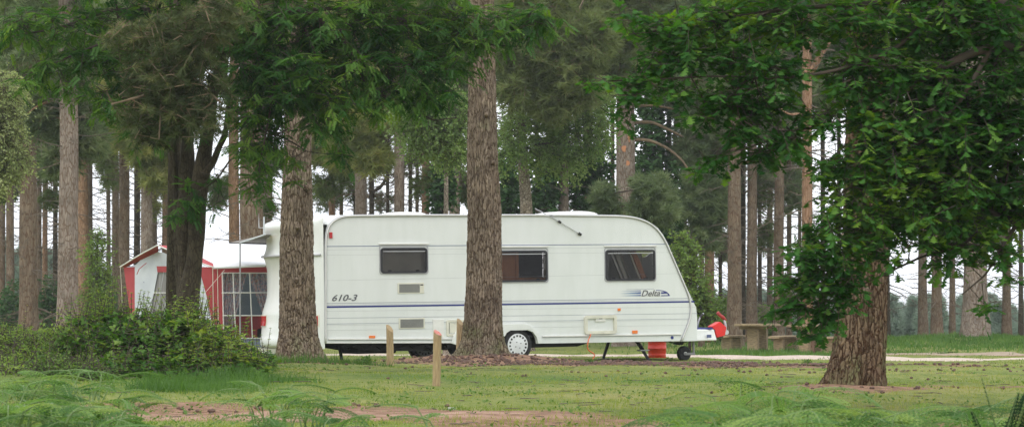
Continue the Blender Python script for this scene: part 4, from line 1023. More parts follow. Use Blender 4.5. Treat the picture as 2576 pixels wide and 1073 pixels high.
MB().tube([Wp(537, 672.5, 48.95), Wp(600, 670, 49.1), Wp(667, 667, 49.25)], .028, 6).build('roof_edge', M['whitecanvas'], aw, aw_b)
left = [Wp(396, 616, 49.9), Wp(350, 640, 50.9), Wp(302, 671, 51.5), Wp(316, 672, 51.6), Wp(345, 658, 51.4), Wp(397, 633, 50.7), Wp(399, 626, 50.6)]
MB().add(left, [[0, 1, 2, 3, 4, 5, 6]]).build('roof_underside', M['redcanvas'], aw, aw_b)
MB().add([Wp(302, 671, 51.5), Wp(316, 672, 51.6), Wp(345, 664, 51.8), Wp(345, 670, 51.8), Wp(312, 674, 51.6)], [[0, 1, 2, 3, 4]]).build('eave_valance', M['greycanvas'], aw, aw_b)
for pl in ([(302, 671, 51.45), (350, 641, 50.85), (396, 616.5, 49.85)], [(396, 616.5, 49.85), (440, 635, 49.5), (500, 659.5, 48.9), (536, 671.5, 48.9)]):
    MB().tube(resample(np.array([Wp(*p) for p in pl]), 14), .013, 5).build('piping', M['trimw'], aw, aw_b)
for px0, px1 in ((535, 538), (547, 550)): MB().tube([fro(px0, 672, -.03), fro(px1, 870, -.03)], .007, 4).build('piping', M['cream'], aw, aw_b)
MB().tube([Wp(344, 690, YB-.25), Wp(350, 676, YB-.25), Wp(368, 661, YB-.4)], .008, 5).build('guy_strap', M['darkred'], aw, aw_b)
MB().box(0, .05, 0, .01, 0, .015, Matrix.Translation(Vector(gabo(361, 710, -.02)))).build('badge', M['blueline'], aw, aw_b)
for (p, q) in (((303, 672, 51.4), (309, 800, 51.2)), ((565, 678, 48.9), (508, 745, 48.3))):
    MB().tube([Wp(*p), Wp(*q)], .004, 4).build('guy_rope', M['cream'], aw, aw_b)
# small canopy on a pole
pb = gp(604, 47.9); cn = empty('pole_canopy', pb, 'small grey brown canopy on a thin pole beside the caravan rear', 'canopy')
MB().tube([pb-[0, 0, .1], Wp(604, 611, 47.9)], .014, 8).build('pole', M['steel'], cn, pb)
V = [Wp(604, 611, 47.9), Wp(668, 589.5, 47.6), Wp(690, 590, 48.3), Wp(690, 612, 49.4), Wp(577, 609.5, 49.6)]
MB().add(V, [[0, 1, 2, 3, 4]]).build('sheet', M['rust'], cn, pb)
MB().tube([Wp(577, 609.5, 49.6), Wp(690, 613, 49.4)], .02, 5).build('rear_rail', M['black'], cn, pb)
MB().tube([Wp(604, 610.5, 47.9), Wp(668, 589, 47.6)], .014, 6).build('front_rail', M['greycanvas'], cn, pb)
MB().tube([Wp(664, 545, 47.6), Wp(664, 590, 47.6)], .016, 6).build('bracket', M['greycanvas'], cn, pb)

# ================================================================== VEGETATION
def leafobj(name, arr, mat, parent, base, kind=None):
    V, T, a = arr
    o = link(name, mesh_np(name, V-np.asarray(base), [T], {'rnd': a}), mat, parent)
    if kind: o['kind'] = kind
    return o
def cat_arr(*arrs):
    V = []; T = []; A = []; n = 0
    for v, t, a in arrs: V.append(v); T.append(t+n); A.append(a); n += len(v)
    return np.concatenate(V), np.concatenate(T), np.concatenate(A)

# ---------------- two big near trunks + right trunk
def big_pine(path, Y, base_px, lab, mat, seed, ext, bark, cell, celz, na=260, nz_=640, limbs=(), crown=None, flare=.1):
    b = gp(base_px, Y); o = empty('pine_tree', b, lab, 'pine tree')
    me = trunk_mesh(path, Y, b, seed, na, nz_, bark, cell, celz, ext, 0, flare); link('trunk', me, mat, o)
    return o, b
t1, b1 = big_pine([(748, 240, 57), (748, 300, 63), (745, 430, 70), (745, 530, 77), (745, 620, 83), (746, 700, 86), (747, 790, 89), (748, 850, 98), (750, 890, 109), (752, 920, 123)], 40., 752,
                  'thick pine trunk standing in front of the rear end of the caravan', M['bark_near'], 1.3, 7.2, .022, .046, .20)
t2, b2_ = big_pine([(1212, -60, 58), (1213, 60, 62), (1213, 200, 67), (1215, 300, 71), (1216, 400, 75), (1220, 530, 81), (1219, 620, 85), (1219, 700, 88), (1218, 800, 94), (1216, 850, 104), (1214, 875, 114), (1213, 892, 126)], 44., 1213,
                   'tall straight pine trunk standing on a low mound before the middle of the caravan', M['bark_near'], 4.1, 8.5, .022, .046, .20)
t3, b3 = big_pine([(2176, -60, 78), (2174, 60, 84), (2174, 250, 92), (2174, 400, 98), (2174, 520, 104), (2174, 650, 110), (2170, 750, 116), (2162, 840, 126), (2155, 900, 132), (2150, 940, 142), (2145, 975, 156)], 27., 2147,
                  'broad dark pine trunk flaring at its base, nearest trunk on the right', M['bark_right'], 2.2, 5.6, .024, .040, .22, flare=.0)
for o_, b_, px_, Y_, rr_, zs_ in ((t1, b1, 746, 40, .27, (1.3, 2.1, 2.7)), (t2, b2_, 1216, 44, .285, (1.5, 2.35, 3.3, 4.1)), (t3, b3, 2168, 27, .24, (1.05, 1.6))):
    rg = np.random.default_rng(int(px_))
    for z_ in zs_:
        a_ = rg.uniform(-2.6, -.5); x_ = (px_-CX)/F*Y_; c_, s_ = math.cos(a_), math.sin(a_)
        p = np.array([[x_+c_*rr_*.8, Y_+s_*rr_*.8, z_], [x_+c_*rr_*1.02, Y_+s_*rr_*1.02, z_+.01], [x_+c_*rr_*1.12, Y_+s_*rr_*1.12, z_+.025]]); MB().tube(p, [.05, .04, .028], 8).build('knot', M['bark_near'], o_, b_, smooth=True)
# upper crowns of these (mostly above the frame)
def top_crown(o, b, px, Y, z0, z1, rad, mat, seed, n=900, tpl=TUFT_MID, size=.17):
    rng = np.random.default_rng(seed); blobs = []; x = (px-CX)/F*Y
    for i in range(9):
        a = rng.uniform(0, 6.28); r = rad*rng.uniform(.3, 1); z = z0+(z1-z0)*rng.random(); blobs.append((np.array([x+r*math.cos(a), Y+r*math.sin(a), z]), np.array([.7, .7, .35])))
    lv, (tv, tq) = foliage(rng, blobs, [1]*9, n, 5, .35, tpl, size)
    mb = MB(); mb.add(tv, tq); connect(mb, rng, [[[x, Y, z0-1, .1], [x, Y, z1, .04]]], blobs, .035, 3)
    mb.build('branches', M['limb'], o, b); leafobj('crown', lv, mat, o, b)
top_crown(t1, b1, 748, 40, 6.4, 8.2, 1.6, M['needle_green'], 11)
top_crown(t2, b2_, 1213, 44, 7.6, 9.5, 1.7, M['needle_green'], 12)
top_crown(t3, b3, 2174, 27, 5.2, 6.6, 1.3, M['needle_green'], 13)

# ---------------- generic background pines
def crown_proto(seed, nl=20, Hc=6.0, rad=2.3, clumps=4, tufts=38, tpl=TUFT_FAR, size=.30, dense=1.):
    rng = np.random.default_rng(seed); LP = []; LD = []; mb = MB()
    for i in range(nl):
        z = Hc*(i+rng.random())/nl*.92; a = i*2.4+rng.uniform(-.4, .4); L_ = rad*(1-.55*z/Hc)*rng.uniform(.55, 1.1)*(1 if i > 1 else .7)
        dr = rng.uniform(-.15, .25)
        t = np.linspace(0, 1, 7)[:, None]; wob = rng.normal(size=3)*.12
        P = np.array([[0, 0, z]])+t*np.array([[math.cos(a)*L_, math.sin(a)*L_, L_*dr]])+np.sin(t*3.1)*wob*L_+np.array([[0, 0, 1.]])*(t**2)*L_*.12
        mb.tube(P, np.linspace(.045, .012, 7)*(1-.4*z/Hc), 5)
        for j in range(clumps):
            tt = rng.uniform(.35, 1.05); c = P[0]*(1-tt)+P[-1]*tt+np.sin(tt*3.1)*wob*L_+rng.normal(size=3)*[.25, .25, .1]
            n = int(tufts*rng.uniform(.6, 1.4)*dense); d = rng.normal(size=(n, 3)); d /= np.linalg.norm(d, axis=1, keepdims=True)
            rr = rng.uniform(.28, .55); p = c+d*(rng.random((n, 1))**.5)*[rr, rr, rr*.55]
            LP.append(p); dd = d+np.array([math.cos(a)*.5, math.sin(a)*.5, .35]); LD.append(dd)
            for q in p[:4]: mb.tube([P[-1]*tt+P[0]*(1-tt), (c+q)/2+[0, 0, .05], q], [.012, .008, .004], 3, False)
    LP = np.concatenate(LP); LD = np.concatenate(LD)
    V, T, A = instances(tpl, LP, LD, size*rng.uniform(.7, 1.25, len(LP)), rng, .5)
    V2 = np.concatenate(mb.v)
    return mesh_np('crown', V, [T], {'rnd': A}), mesh_np('branches', V2, [np.concatenate(g) for g in mb.g.values()], None)
PROT = [crown_proto(100+i, nl=22, Hc=6.5, rad=2.2+.15*(i % 3), dense=1.0+.1*(i % 2)) for i in range(7)]
def dead_proto(seed, n, Ls, z0, z1):
    """bare dead side branches with side twigs, unit height z0..z1"""
    rng = np.random.default_rng(seed); P = []; R = []
    for i in range(n):
        z = rng.uniform(z0, z1); a = rng.uniform(0, 6.28); L_ = Ls*rng.uniform(.3, 1.2); up = rng.uniform(-.35, .25)
        t = np.linspace(0, 1, 6)[:, None]; d = np.array([[math.cos(a), math.sin(a), up]]); bend = rng.uniform(-.35, .2)
        p = np.array([[0, 0, z]])+t*d*L_+t**2*np.array([[0, 0, bend*L_]])+rng.normal(size=(6, 3))*.02; P.append(p); R.append(np.linspace(.016, .004, 6))
        for k in range(rng.integers(2, 6)):
            s = rng.uniform(.25, .95); o = np.array([np.interp(s, t[:, 0], p[:, j]) for j in range(3)]); a2 = a+rng.choice([-1, 1])*rng.uniform(.5, 1.2); l2 = L_*rng.uniform(.15, .45)
            d2 = np.array([[math.cos(a2), math.sin(a2), up+rng.uniform(-.5, .3)]]); P.append(o+t*d2*l2+t**2*np.array([[0, 0, -.15*l2]])); R.append(np.linspace(.007, .003, 6))
    V, Q = tubes(np.array(P), np.array(R), 3); return mesh_np('dead_branches', V, [Q], None)
DEAD = [dead_proto(200+i, 54, 1.7, .8, 7.2) for i in range(5)]

NEED = {'g': 'needle_green', 'b': 'needle_blue', 'o': 'needle_olive', 'n': 'needle_brown'}
BARK = {'g': 'bark_grey', 'b': 'bark_brown', 'r': 'bark_red', 'd': 'bark_dark'}
def bg_pine(px, w, bk, crown_py, nd, label, Y=None, lean=0, group=None, sc=1., dead=True, i=[0]):
    i[0] += 1; k = i[0]
    if Y is None: Y = float(np.interp(w, [12, 16, 20, 28, 48, 58], [112, 104, 96, 84, 66, 60]))
    if 800 < px < 1760 and px != 1575: Y = max(Y, 90.)
    b = gp(px, Y); s = F/Y; r = w/2/s
    zc = H+(HY-crown_py+35)/s; zt = max(H+(HY+40)/s, zc)+1.0
    o = empty('pine_tree', b, label, 'pine tree', group)
    rng = np.random.default_rng(k+900); n = 9; bw = rng.normal()*.09; ph = rng.uniform(0, 3); zz_ = np.linspace(b[2]-.1, zt, n)
    path = []
    for j, z in enumerate(zz_):
        t = j/(n-1); x = b[0]+lean*t/s+bw*math.sin(t*3.1+ph)*t*(1-.3*t)+.02*rng.normal()*t
        path.append((CX+x*s, HY-(z-H)*s, w*(1.08-.30*t+.35*max(0, .08-t)/.08)))
    me = trunk_mesh(path[::-1], Y, b, k*1.7, 18, 90, 0, extend_to=None, flare=.06)
    link('trunk', me, M[BARK[bk]], o)
    xt = lean/s
    if nd:
        cm, bm_ = PROT[k % 7]
        hgt = (zt-zc)+.8; scz = hgt/6.5; sxy = min(1.25, max(.75, scz))*sc
        for nm, me0, mt in (('crown', cm, NEED[nd]), ('branches', bm_, 'limb')):
            me1 = me0.copy() if not me0.materials else me0
            c = bpy.data.objects.new(nm, me0 if (nm, mt) == ('branches', 'limb') else CR(me0, mt)); COL.objects.link(c); c.parent = o
            c.location = (xt*(zc-b[2])/(zt-b[2]), 0, zc-b[2]); c.rotation_euler = (0, 0, k*1.9); c.scale = (sxy, sxy, scz)
            if nm == 'branches' and not me0.materials: me0.materials.append(M['limb'])
    if dead:
        d = bpy.data.objects.new('dead_branches', DEAD[k % 5]); COL.objects.link(d); d.parent = o; d.rotation_euler = (0, 0, k*2.3)
        if not DEAD[k % 5].materials: DEAD[k % 5].materials.append(M['twig_pale'])
        d.scale = (.8+.1*(k % 3),)*2+((zc-b[2]+1)/7.2,)
    return o, b, s
_cr = {}
def CR(me, mt):
    if (me.name, mt) not in _cr:
        c = me.copy(); c.materials.clear(); c.materials.append(M[mt]); _cr[(me.name, mt)] = c
    return _cr[(me.name, mt)]

PINES = [ # px, width, bark, crown start py, needles, label
 (4, 16, 'b', 260, 'g', 'dark pine trunk cut by the left edge of the photo'),
 (26, 20, 'b', 330, 'g', 'slim brown pine trunk between the left edge and a much thicker trunk'),
 (72, 44, 'b', 300, 'g', 'thick brown pine trunk, first thick trunk from the left edge'),
 (99, 12, 'b', 330, 'g', 'narrow pine trunk tight against the right of the first thick trunk on the left'),
 (113, 13, 'r', 330, 'g', 'thin reddish pine trunk between the two thick trunks at far left'),
 (170, 50, 'g', 250, 'b', 'thick pale grey pine trunk, second thick trunk from the left edge'),
 (208, 28, 'r', 310, 'b', 'orange brown pine trunk just right of the thick pale grey trunk at left'),
 (226, 14, 'b', 320, 'g', 'thin dark pine trunk behind the leafy sapling left of the tent'),
 (292, 18, 'b', 330, 'g', 'narrow pine trunk, left one of a touching pair above the tent eave'),
 (313, 27, 'b', 310, 'o', 'brown pine trunk, right one of a touching pair above the tent eave'),
 (343, 16, 'd', 320, 'o', 'narrow dark pine trunk behind the tent roof, left of a paler one'),
 (366, 29, 'g', 360, 'o', 'pale grey pine trunk rising behind the peak of the tent roof'),
 (391, 15, 'b', 340, 'o', 'narrow brown pine trunk just right of the tent roof peak'),
 (415, 15, 'r', 340, 'o', 'slim reddish pine trunk next to the dark forked tree'),
 (590, 27, 'r', 200, 'g', 'pale orange brown pine trunk left of the wide trunk behind the white tent roof'),
 (631, 58, 'b', 190, 'g', 'wide brown pine trunk rising behind the white tent roof'),
 (666, 14, 'g', 300, 'g', 'thin grey pine trunk between the wide brown trunk and the caravan rear'),
 (679, 13, 'b', 300, 'g', 'thin brown pine trunk hard against the left of the thick trunk before the caravan rear'),
 (833, 17, 'r', 400, 'o', 'thin reddish leaning pine trunk above the rear corner of the caravan roof', 6),
 (893, 9, 'd', 330, 'o', 'very thin dark pine trunk on the left edge of a grey one above the caravan'),
 (908, 31, 'g', 340, 'o', 'grey pine trunk above the caravan, left of the dome rooflight'),
 (936, 13, 'd', 360, 'o', 'thin mossy dark pine trunk with a curved branch above the caravan'),
 (991, 9, 'd', 260, 'o', 'very thin dark pine trunk touching the grey trunk above the dome rooflight', 6),
 (1004, 27, 'g', 290, 'o', 'grey pine trunk rising behind the dome rooflight'),
 (1071, 20, 'r', 330, 'o', 'reddish brown pine trunk above the caravan, right of the dome rooflight'),
 (1103, 20, 'g', 300, 'g', 'grey pine trunk half wrapped in ivy above the caravan roof'),
 (1118, 14, 'd', 300, 'g', 'dark pine trunk overgrown with ivy above the caravan roof'),
 (1146, 28, 'g', 330, 'g', 'grey pine trunk close left of the tall trunk before the caravan'),
 (1418, 27, 'g', 250, 'n', 'grey pine trunk above the caravan between the birch and a reddish trunk'),
 (1478, 20, 'r', 260, 'n', 'slim reddish pine trunk above the right rooflight'),
 (1660, 18, 'd', 250, 'b', 'dark ivy covered pine trunk behind the grey bushy pine'),
 (1684, 13, 'd', 250, 'b', 'thin dark pine trunk behind the curved bare branches'),
 (1719, 16, 'd', 300, 'b', 'narrow dark pine trunk right of the curved bare branches'),
 (1743, 20, 'b', 330, 'b', 'brown pine trunk above the sloping nose of the caravan'),
 (1784, 24, 'r', 330, 'b', 'reddish brown pine trunk behind the leafy sapling right of the caravan nose'),
 (1848, 34, 'b', 330, 'b', 'sturdy brown pine trunk with an orange patch behind the picnic tables'),
 (1868, 15, 'd', 330, 'b', 'thin dark pine trunk close right of the sturdy trunk behind the picnic tables'),
 (1890, 25, 'b', 320, 'b', 'brown pine trunk, right one of a close group behind the picnic tables'),
 (1937, 14, 'b', 330, 'b', 'thin pine trunk seen over the top of the left picnic table'),
 (1960, 25, 'b', 320, 'b', 'brown pine trunk left of the hanging oak leaves behind the picnic tables'),
 (2232, 13, 'd', 200, 'g', 'dark pine trunk peeping out on the right of the broad nearest trunk'),
 (2322, 21, 'b', 420, 'g', 'brown pine trunk on the right, first one standing clear of the broad near trunk'),
 (2357, 24, 'b', 380, 'g', 'brown pine trunk at the foot of the grassy mound on the right'),
 (2396, 14, 'b', 430, 'g', 'thin pine trunk left of the wide grey trunk on the mound'),
 (2532, 20, 'b', 400, 'g', 'brown pine trunk nearest the right edge of the photo'),
]
PT = {}
for t in PINES:
    lean = t[6] if len(t) > 6 else 0
    PT[t[0]] = bg_pine(*t[:5], t[5], lean=lean, sc=.8 if 820 < t[0] < 1200 else 1.)
# wide grey trunk on the mound
PT[2453] = bg_pine(2453, 56, 'g', 150, 'g', 'wide pale grey pine trunk on top of the grassy mound', Y=85)
# grey trunk with orange patches right of centre, and the tall orange one
PT[1575] = bg_pine(1575, 50, 'g', 60, 'n', 'thick grey pine trunk with orange patches and long curved branches to the right', Y=80, dead=False)
PT[2031] = bg_pine(2031, 27, 'r', 60, 'b', 'tall orange barked pine trunk forking high up among the oak leaves', Y=66)
o, b, s = PT[2031]; mb = MB()
for pts in ([(2034, 195, .10), (2050, 165, .09), (2066, 135, .075), (2084, 110, .06), (2092, 92, .04)], [(2030, 300, .05), (2010, 285, .04), (1985, 290, .03), (1960, 270, .02)]):
    p = resample(np.array([[*W(a_, b2, 65.9), r_] for a_, b2, r_ in pts]), 12); mb.tube(p[:, :3], p[:, 3], 7)
mb.build('forked_limb', M['bark_red'], o, b, smooth=True)
o, b, s = PT[1848]; p = resample(np.array([[*W(1862, 412, 79), .06], [*W(1880, 406, 79), .05], [*W(1905, 405, 79), .04], [*W(1925, 408, 79), .02]]), 10); MB().tube(p[:, :3], p[:, 3], 6).build('bare_branch', M['limb'], o, b, smooth=True)
# back row, hardly told apart
rngb = np.random.default_rng(5)
for px, w_ in [(138, 12), (274, 10), (458, 12), (860, 10), (975, 9), (1030, 10), (1050, 9), (1240, 12), (1285, 11), (1355, 12), (1385, 10), (1450, 12), (1510, 12), (1540, 10),
               (1625, 10), (1700, 10), (1765, 11), (1812, 9), (1912, 10), (1985, 12), (2010, 9), (2070, 12), (2110, 10), (2568, 11)]:
    bg_pine(px, w_, 'b' if rngb.random() < .6 else 'd', rngb.uniform(230, 340) if not 820 < px < 1180 else rngb.uniform(200, 290), 'gbgb'[rngb.integers(4)], 'very slender distant pine trunk in the back row of the wood', Y=rngb.uniform(98, 118), group='slender pines in the back row of the wood')

# ---------------- extra foliage added to particular pines (clumps that hang into the view)
def add_clumps(tree, blobs, mat, n, per=4, size=.26, tl=.5, tpl=TUFT_FAR, seed=0, name='lower_branches', limbs=None, r0=.04, subs=8):
    o, b, s = tree; rng = np.random.default_rng(seed+50)
    lv, (tv, tq) = foliage(rng, blobs, [float(r[0]*r[2]) for c, r in blobs], n, per, tl, tpl, size, droop=.1, rtw=.008, upn=.4)
    if limbs is None: limbs = [[[b[0], b[1], 1.5, .1], [b[0], b[1], 12, .08]]]
    mb = MB(); mb.add(tv, tq); connect(mb, rng, limbs, blobs, r0, subs); mb.build(name, M['limb'], o, b)
    leafobj('foliage', lv, mat, o, b)
Y9 = 84.
def bT(px, Y=None): return PT[px]
add_clumps(PT[908], [bl(890, 320, 82, 60, 60, .8), bl(940, 390, 82, 40, 40, .7), bl(860, 380, 83, 35, 40, .7), bl(985, 270, 82, 55, 50, .8), bl(905, 250, 83, 50, 45, .9)], M['needle_olive'], 1500, seed=1)
add_clumps(PT[833], [bl(835, 385, 97, 50, 40, .9), bl(800, 330, 97, 50, 60, .9), bl(840, 300, 97, 60, 50, .9)], M['needle_olive'], 1000, seed=2)
add_clumps(PT[936], [bl(880, 480, 112, 50, 40, 1.), bl(960, 500, 112, 40, 30, 1.), bl(1000, 420, 112, 40, 35, 1.), bl(820, 500, 112, 40, 30, 1), bl(960, 360, 112, 40, 30, 1)], M['needle_green'], 230, size=.22, seed=3, r0=.03)
add_clumps(PT[1071], [bl(1060, 470, 97, 30, 30, .9), bl(1040, 400, 97, 30, 25, .8), bl(1120, 400, 97, 40, 50, .8)], M['needle_green'], 150, size=.22, seed=4, r0=.03)
# mossy curved branch
o, b, s = PT[936]
MB().tube(resample(np.array([W(938, 482, 111.), W(960, 470, 110.8), W(975, 440, 110.5), W(985, 405, 110.5), W(998, 370, 110.5)]), 14), np.linspace(.08, .05, 14), 6).build('curved_branch', M['twig'], o, b, smooth=True)
# dark brown mass right of the middle trunk
add_clumps(PT[1418], [bl(1400, 150, 70, 90, 110, 1.2), bl(1320, 110, 70, 80, 90, 1.2), bl(1470, 110, 70, 70, 80, 1.), bl(1390, 250, 70, 60, 50, .9), bl(1460, 225, 70, 45, 45, .8), bl(1310, 220, 70, 50, 50, .9), bl(1350, 20, 70, 90, 60, 1.2)], M['needle_brown'], 3200, seed=5, size=.24)
add_clumps(PT[1478], [bl(1540, 140, 80, 70, 90, 1.2), bl(1560, 60, 80, 80, 70, 1.), bl(1500, 200, 82, 50, 50, 1.)], M['needle_brown'], 1500, seed=6)
# bluish clumps right of centre
lim = [[[*W(1592, 352, 80.), .06], [*W(1630, 350, 79.8), .048], [*W(1680, 372, 79.5), .045], [*W(1720, 405, 79.2), .036], [*W(1738, 440, 79), .02]],
       [[*W(1592, 308, 80), .06], [*W(1640, 306, 80), .05], [*W(1690, 330, 80), .04], [*W(1720, 345, 80), .025]],
       [[*W(1592, 268, 80), .05], [*W(1640, 264, 80), .04], [*W(1700, 275, 80), .03]],
       [[*W(1592, 220, 80), .05], [*W(1625, 208, 80), .04], [*W(1660, 212, 80), .03], [*W(1700, 250, 80), .02]]]
o, b, s = PT[1575]; mb = MB(); limbs_mesh(mb, lim, 7, 14); mb.build('curved_branches', M['neartwig'], o, b, smooth=True)
pt = MB()
for px, py, w_, h_ in ((1570, 374, 5, 9), (1583, 345, 3, 14), (1579, 410, 4, 7)):
    c = W(px, py, 80-.3); pts = [[c[0]+w_/75*math.cos(a)*(1+.3*math.sin(3*a+px)), c[1]-.0+(abs(px-1575)/30)**2*.04, c[2]+h_/75*math.sin(a)*(1+.2*math.cos(2*a))] for a in np.linspace(0, 6.28, 14, endpoint=False)]
    pt.add(pts+[[p[0], p[1]+.06, p[2]] for p in pts], [list(range(14))], [[i, (i+1) % 14, 14+(i+1) % 14, 14+i] for i in range(14)])
M['orangebark'] = pbr('flaked_orange_bark', (.55, .24, .12), .9, (.40, .20, .11), 9); pt.build('bark_patch', M['orangebark'], o, b)
add_clumps(PT[1743], [bl(1760, 300, 88, 60, 60, 1.), bl(1730, 380, 88, 40, 40, .9), bl(1830, 300, 88, 60, 50, 1.), bl(1790, 210, 88, 80, 60, 1.2), bl(1700, 200, 88, 60, 60, 1)], M['needle_blue'], 2000, seed=7)
add_clumps(PT[1784], [bl(1770, 430, 90, 50, 40, 1.), bl(1800, 380, 90, 40, 30, .9)], M['needle_brown'], 500, seed=8)
add_clumps(PT[1868], [bl(1880, 250, 100, 80, 70, 1.2), bl(1960, 330, 100, 60, 50, 1.2), bl(1925, 430, 100, 40, 40, 1), bl(1990, 480, 100, 40, 50, 1), bl(1830, 470, 100, 30, 40, 1)], M['needle_blue'], 1300, seed=9)
add_clumps(PT[170], [bl(120, 240, 66, 60, 40, 1.), bl(190, 300, 66, 50, 50, .9), bl(210, 350, 66, 50, 40, .9), bl(110, 300, 66, 40, 40, .9), bl(150, 400, 66, 35, 35, .8)], M['needle_blue'], 1300, seed=10)
o, b, s = PT[170]
MB().tube(resample(np.array([[*W(168, 262, 65.8), .07], [*W(140, 256, 65.3), .06], [*W(110, 258, 65), .05], [*W(85, 272, 65), .03], [*W(70, 285, 65), .02]]), 14)[:, :3], np.linspace(.07, .02, 14), 6).build('curved_branch', M['bark_red'], o, b, smooth=True)
add_clumps(PT[366], [bl(370, 380, 83, 45, 35, .9), bl(340, 340, 83, 40, 40, .9), bl(390, 440, 83, 30, 25, .8), bl(420, 360, 83, 40, 40, .8)], M['needle_olive'], 900, seed=11)
add_clumps(PT[313], [bl(305, 320, 85, 50, 40, 1), bl(260, 300, 85, 50, 40, 1)], M['needle_olive'], 700, seed=12)
add_clumps(PT[26], [bl(40, 380, 97, 60, 50, 1.2), bl(90, 360, 97, 60, 40, 1.2), bl(20, 460, 97, 40, 40, 1)], M['needle_green'], 900, seed=13)
add_clumps(PT[666], [bl(560, 470, 105, 40, 25, 1.), bl(545, 505, 105, 25, 15, 1), bl(680, 400, 105, 40, 40, 1), bl(670, 520, 105, 20, 20, .8)], M['needle_green'], 420, seed=14, size=.22, r0=.03)
add_clumps(PT[2322], [bl(2330, 560, 96, 60, 30, 1), bl(2290, 540, 96, 50, 30, 1), bl(2400, 540, 96, 60, 25, 1)], M['needle_green'], 500, seed=15, size=.22)

for k, (t_, bb_, mt, n_) in enumerate([
  (292, [bl(262, 400, 92, 30, 30, .8), bl(285, 450, 92, 25, 25, .8), bl(250, 350, 92, 40, 30, .9)], 'needle_green', 300),
  (113, [bl(120, 430, 98, 30, 30, .8), bl(130, 500, 98, 25, 25, .8)], 'needle_green', 220),
  (391, [bl(400, 460, 98, 30, 25, .8), bl(380, 520, 98, 20, 20, .7)], 'needle_olive', 200),
  (1937, [bl(1915, 500, 104, 25, 40, .8), bl(1925, 590, 104, 22, 40, .8), bl(1980, 420, 104, 40, 40, .9)], 'needle_green', 380),
  (1868, [bl(1812, 520, 108, 25, 45, .9), bl(1820, 620, 108, 18, 40, .8)], 'needle_blue', 300),
  (2396, [bl(2410, 610, 100, 50, 25, .9), bl(2500, 590, 100, 40, 30, .9)], 'needle_green', 300),
  (833, [bl(815, 470, 97, 25, 30, .8), bl(865, 440, 97, 20, 25, .7)], 'needle_green', 220),
  (1146, [bl(1165, 470, 96, 15, 50, .7), bl(1085, 450, 96, 20, 40, .7)], 'needle_green', 200)]):
    add_clumps(PT[t_], bb_, M[mt], n_, size=.2, seed=120+k, r0=.025)
# ---------------- broadleaf trees behind
def broad(name, px, Y, w, bark, blobs, wts, n, per, size, mat, tpl, lab, cat, seed, path=None, tl=.45, droop=.35, limbs=None, upn=.5, group=None, outward=.6, r0=.03, rtw=.004, side=.9, lname='crown'):
    rng = np.random.default_rng(seed); b = gp(px, Y); s = F/Y; o = empty(name, b, lab, cat, group)
    ztop = max(c[2] for c, r in blobs)
    path = path or [(px, HY-(ztop-H)*s, w*.45), (px, HY-(.5*ztop-H)*s, w*.8), (px, HY-(b[2]-H)*s, w*1.15)]
    link('trunk', trunk_mesh(path, Y, b, seed, 20, 70, 0, flare=.05), M[bark], o)
    lv, (tv, tq) = foliage(rng, blobs, wts or [float(r[0]*r[2]) for c, r in blobs], n, per, tl, tpl, size, droop=droop, upn=upn, outward=outward, rtw=rtw, side=side)
    mb = MB(); mb.add(tv, tq); lm = [[[(p[0]-CX)/s, Y, H+(HY-p[1])/s, p[2]/2/s] for p in path][::-1]]+(limbs or [])
    connect(mb, rng, lm, blobs, r0, 6)
    if limbs: limbs_mesh(mb, limbs)
    mb.build('branches', M['twig'], o, b); leafobj(lname, lv, mat, o, b); return o, b
broad('birch_tree', 1320, 72, 30, 'bark_birch', [bl(1360, 380, 72, 60, 70, .8), bl(1280, 350, 71, 60, 80, .9), bl(1440, 370, 72, 60, 80, .9), bl(1340, 290, 72, 90, 50, 1), bl(1500, 330, 72, 50, 70, .9), bl(1420, 290, 72, 70, 50, 1), bl(1500, 250, 72, 60, 60, 1)],
      None, 1500, 10, .085, M['birch_leaf'], DIAM, 'birch with rough curved pale trunk right of the tall middle trunk', 'birch tree', 31, path=[(1306, 150, 14), (1308, 290, 20), (1311, 350, 24), (1316, 420, 27), (1324, 500, 30), (1326, 560, 31), (1326, 880, 36)], droop=.5)
broad('birch_tree', 1122, 62, 16, 'bark_birch', [bl(1060, 330, 60, 70, 60, .9), bl(1120, 360, 60, 60, 60, .9), bl(1040, 270, 60, 70, 50, 1), bl(1150, 290, 60, 60, 60, 1), bl(1090, 240, 60, 90, 50, 1), bl(1160, 380, 60, 22, 35, .6)],
      None, 1900, 10, .07, M['birch_leaf'], DIAM, 'birch whose pale green leaves hang left of the tall middle trunk', 'birch tree', 32, droop=.5)
broad('birch_tree', -40, 50, 22, 'bark_birch', [bl(20, 230, 50, 45, 70, .7), bl(10, 330, 50, 55, 80, .7), bl(35, 390, 50, 40, 50, .6), bl(0, 430, 50, 40, 40, .6), bl(-60, 300, 50, 60, 130, 1)],
      None, 2400, 10, .055, M['birch_pale'], DIAM, 'birch with pale yellow green hanging leaves at the left edge', 'birch tree', 33, droop=.6)
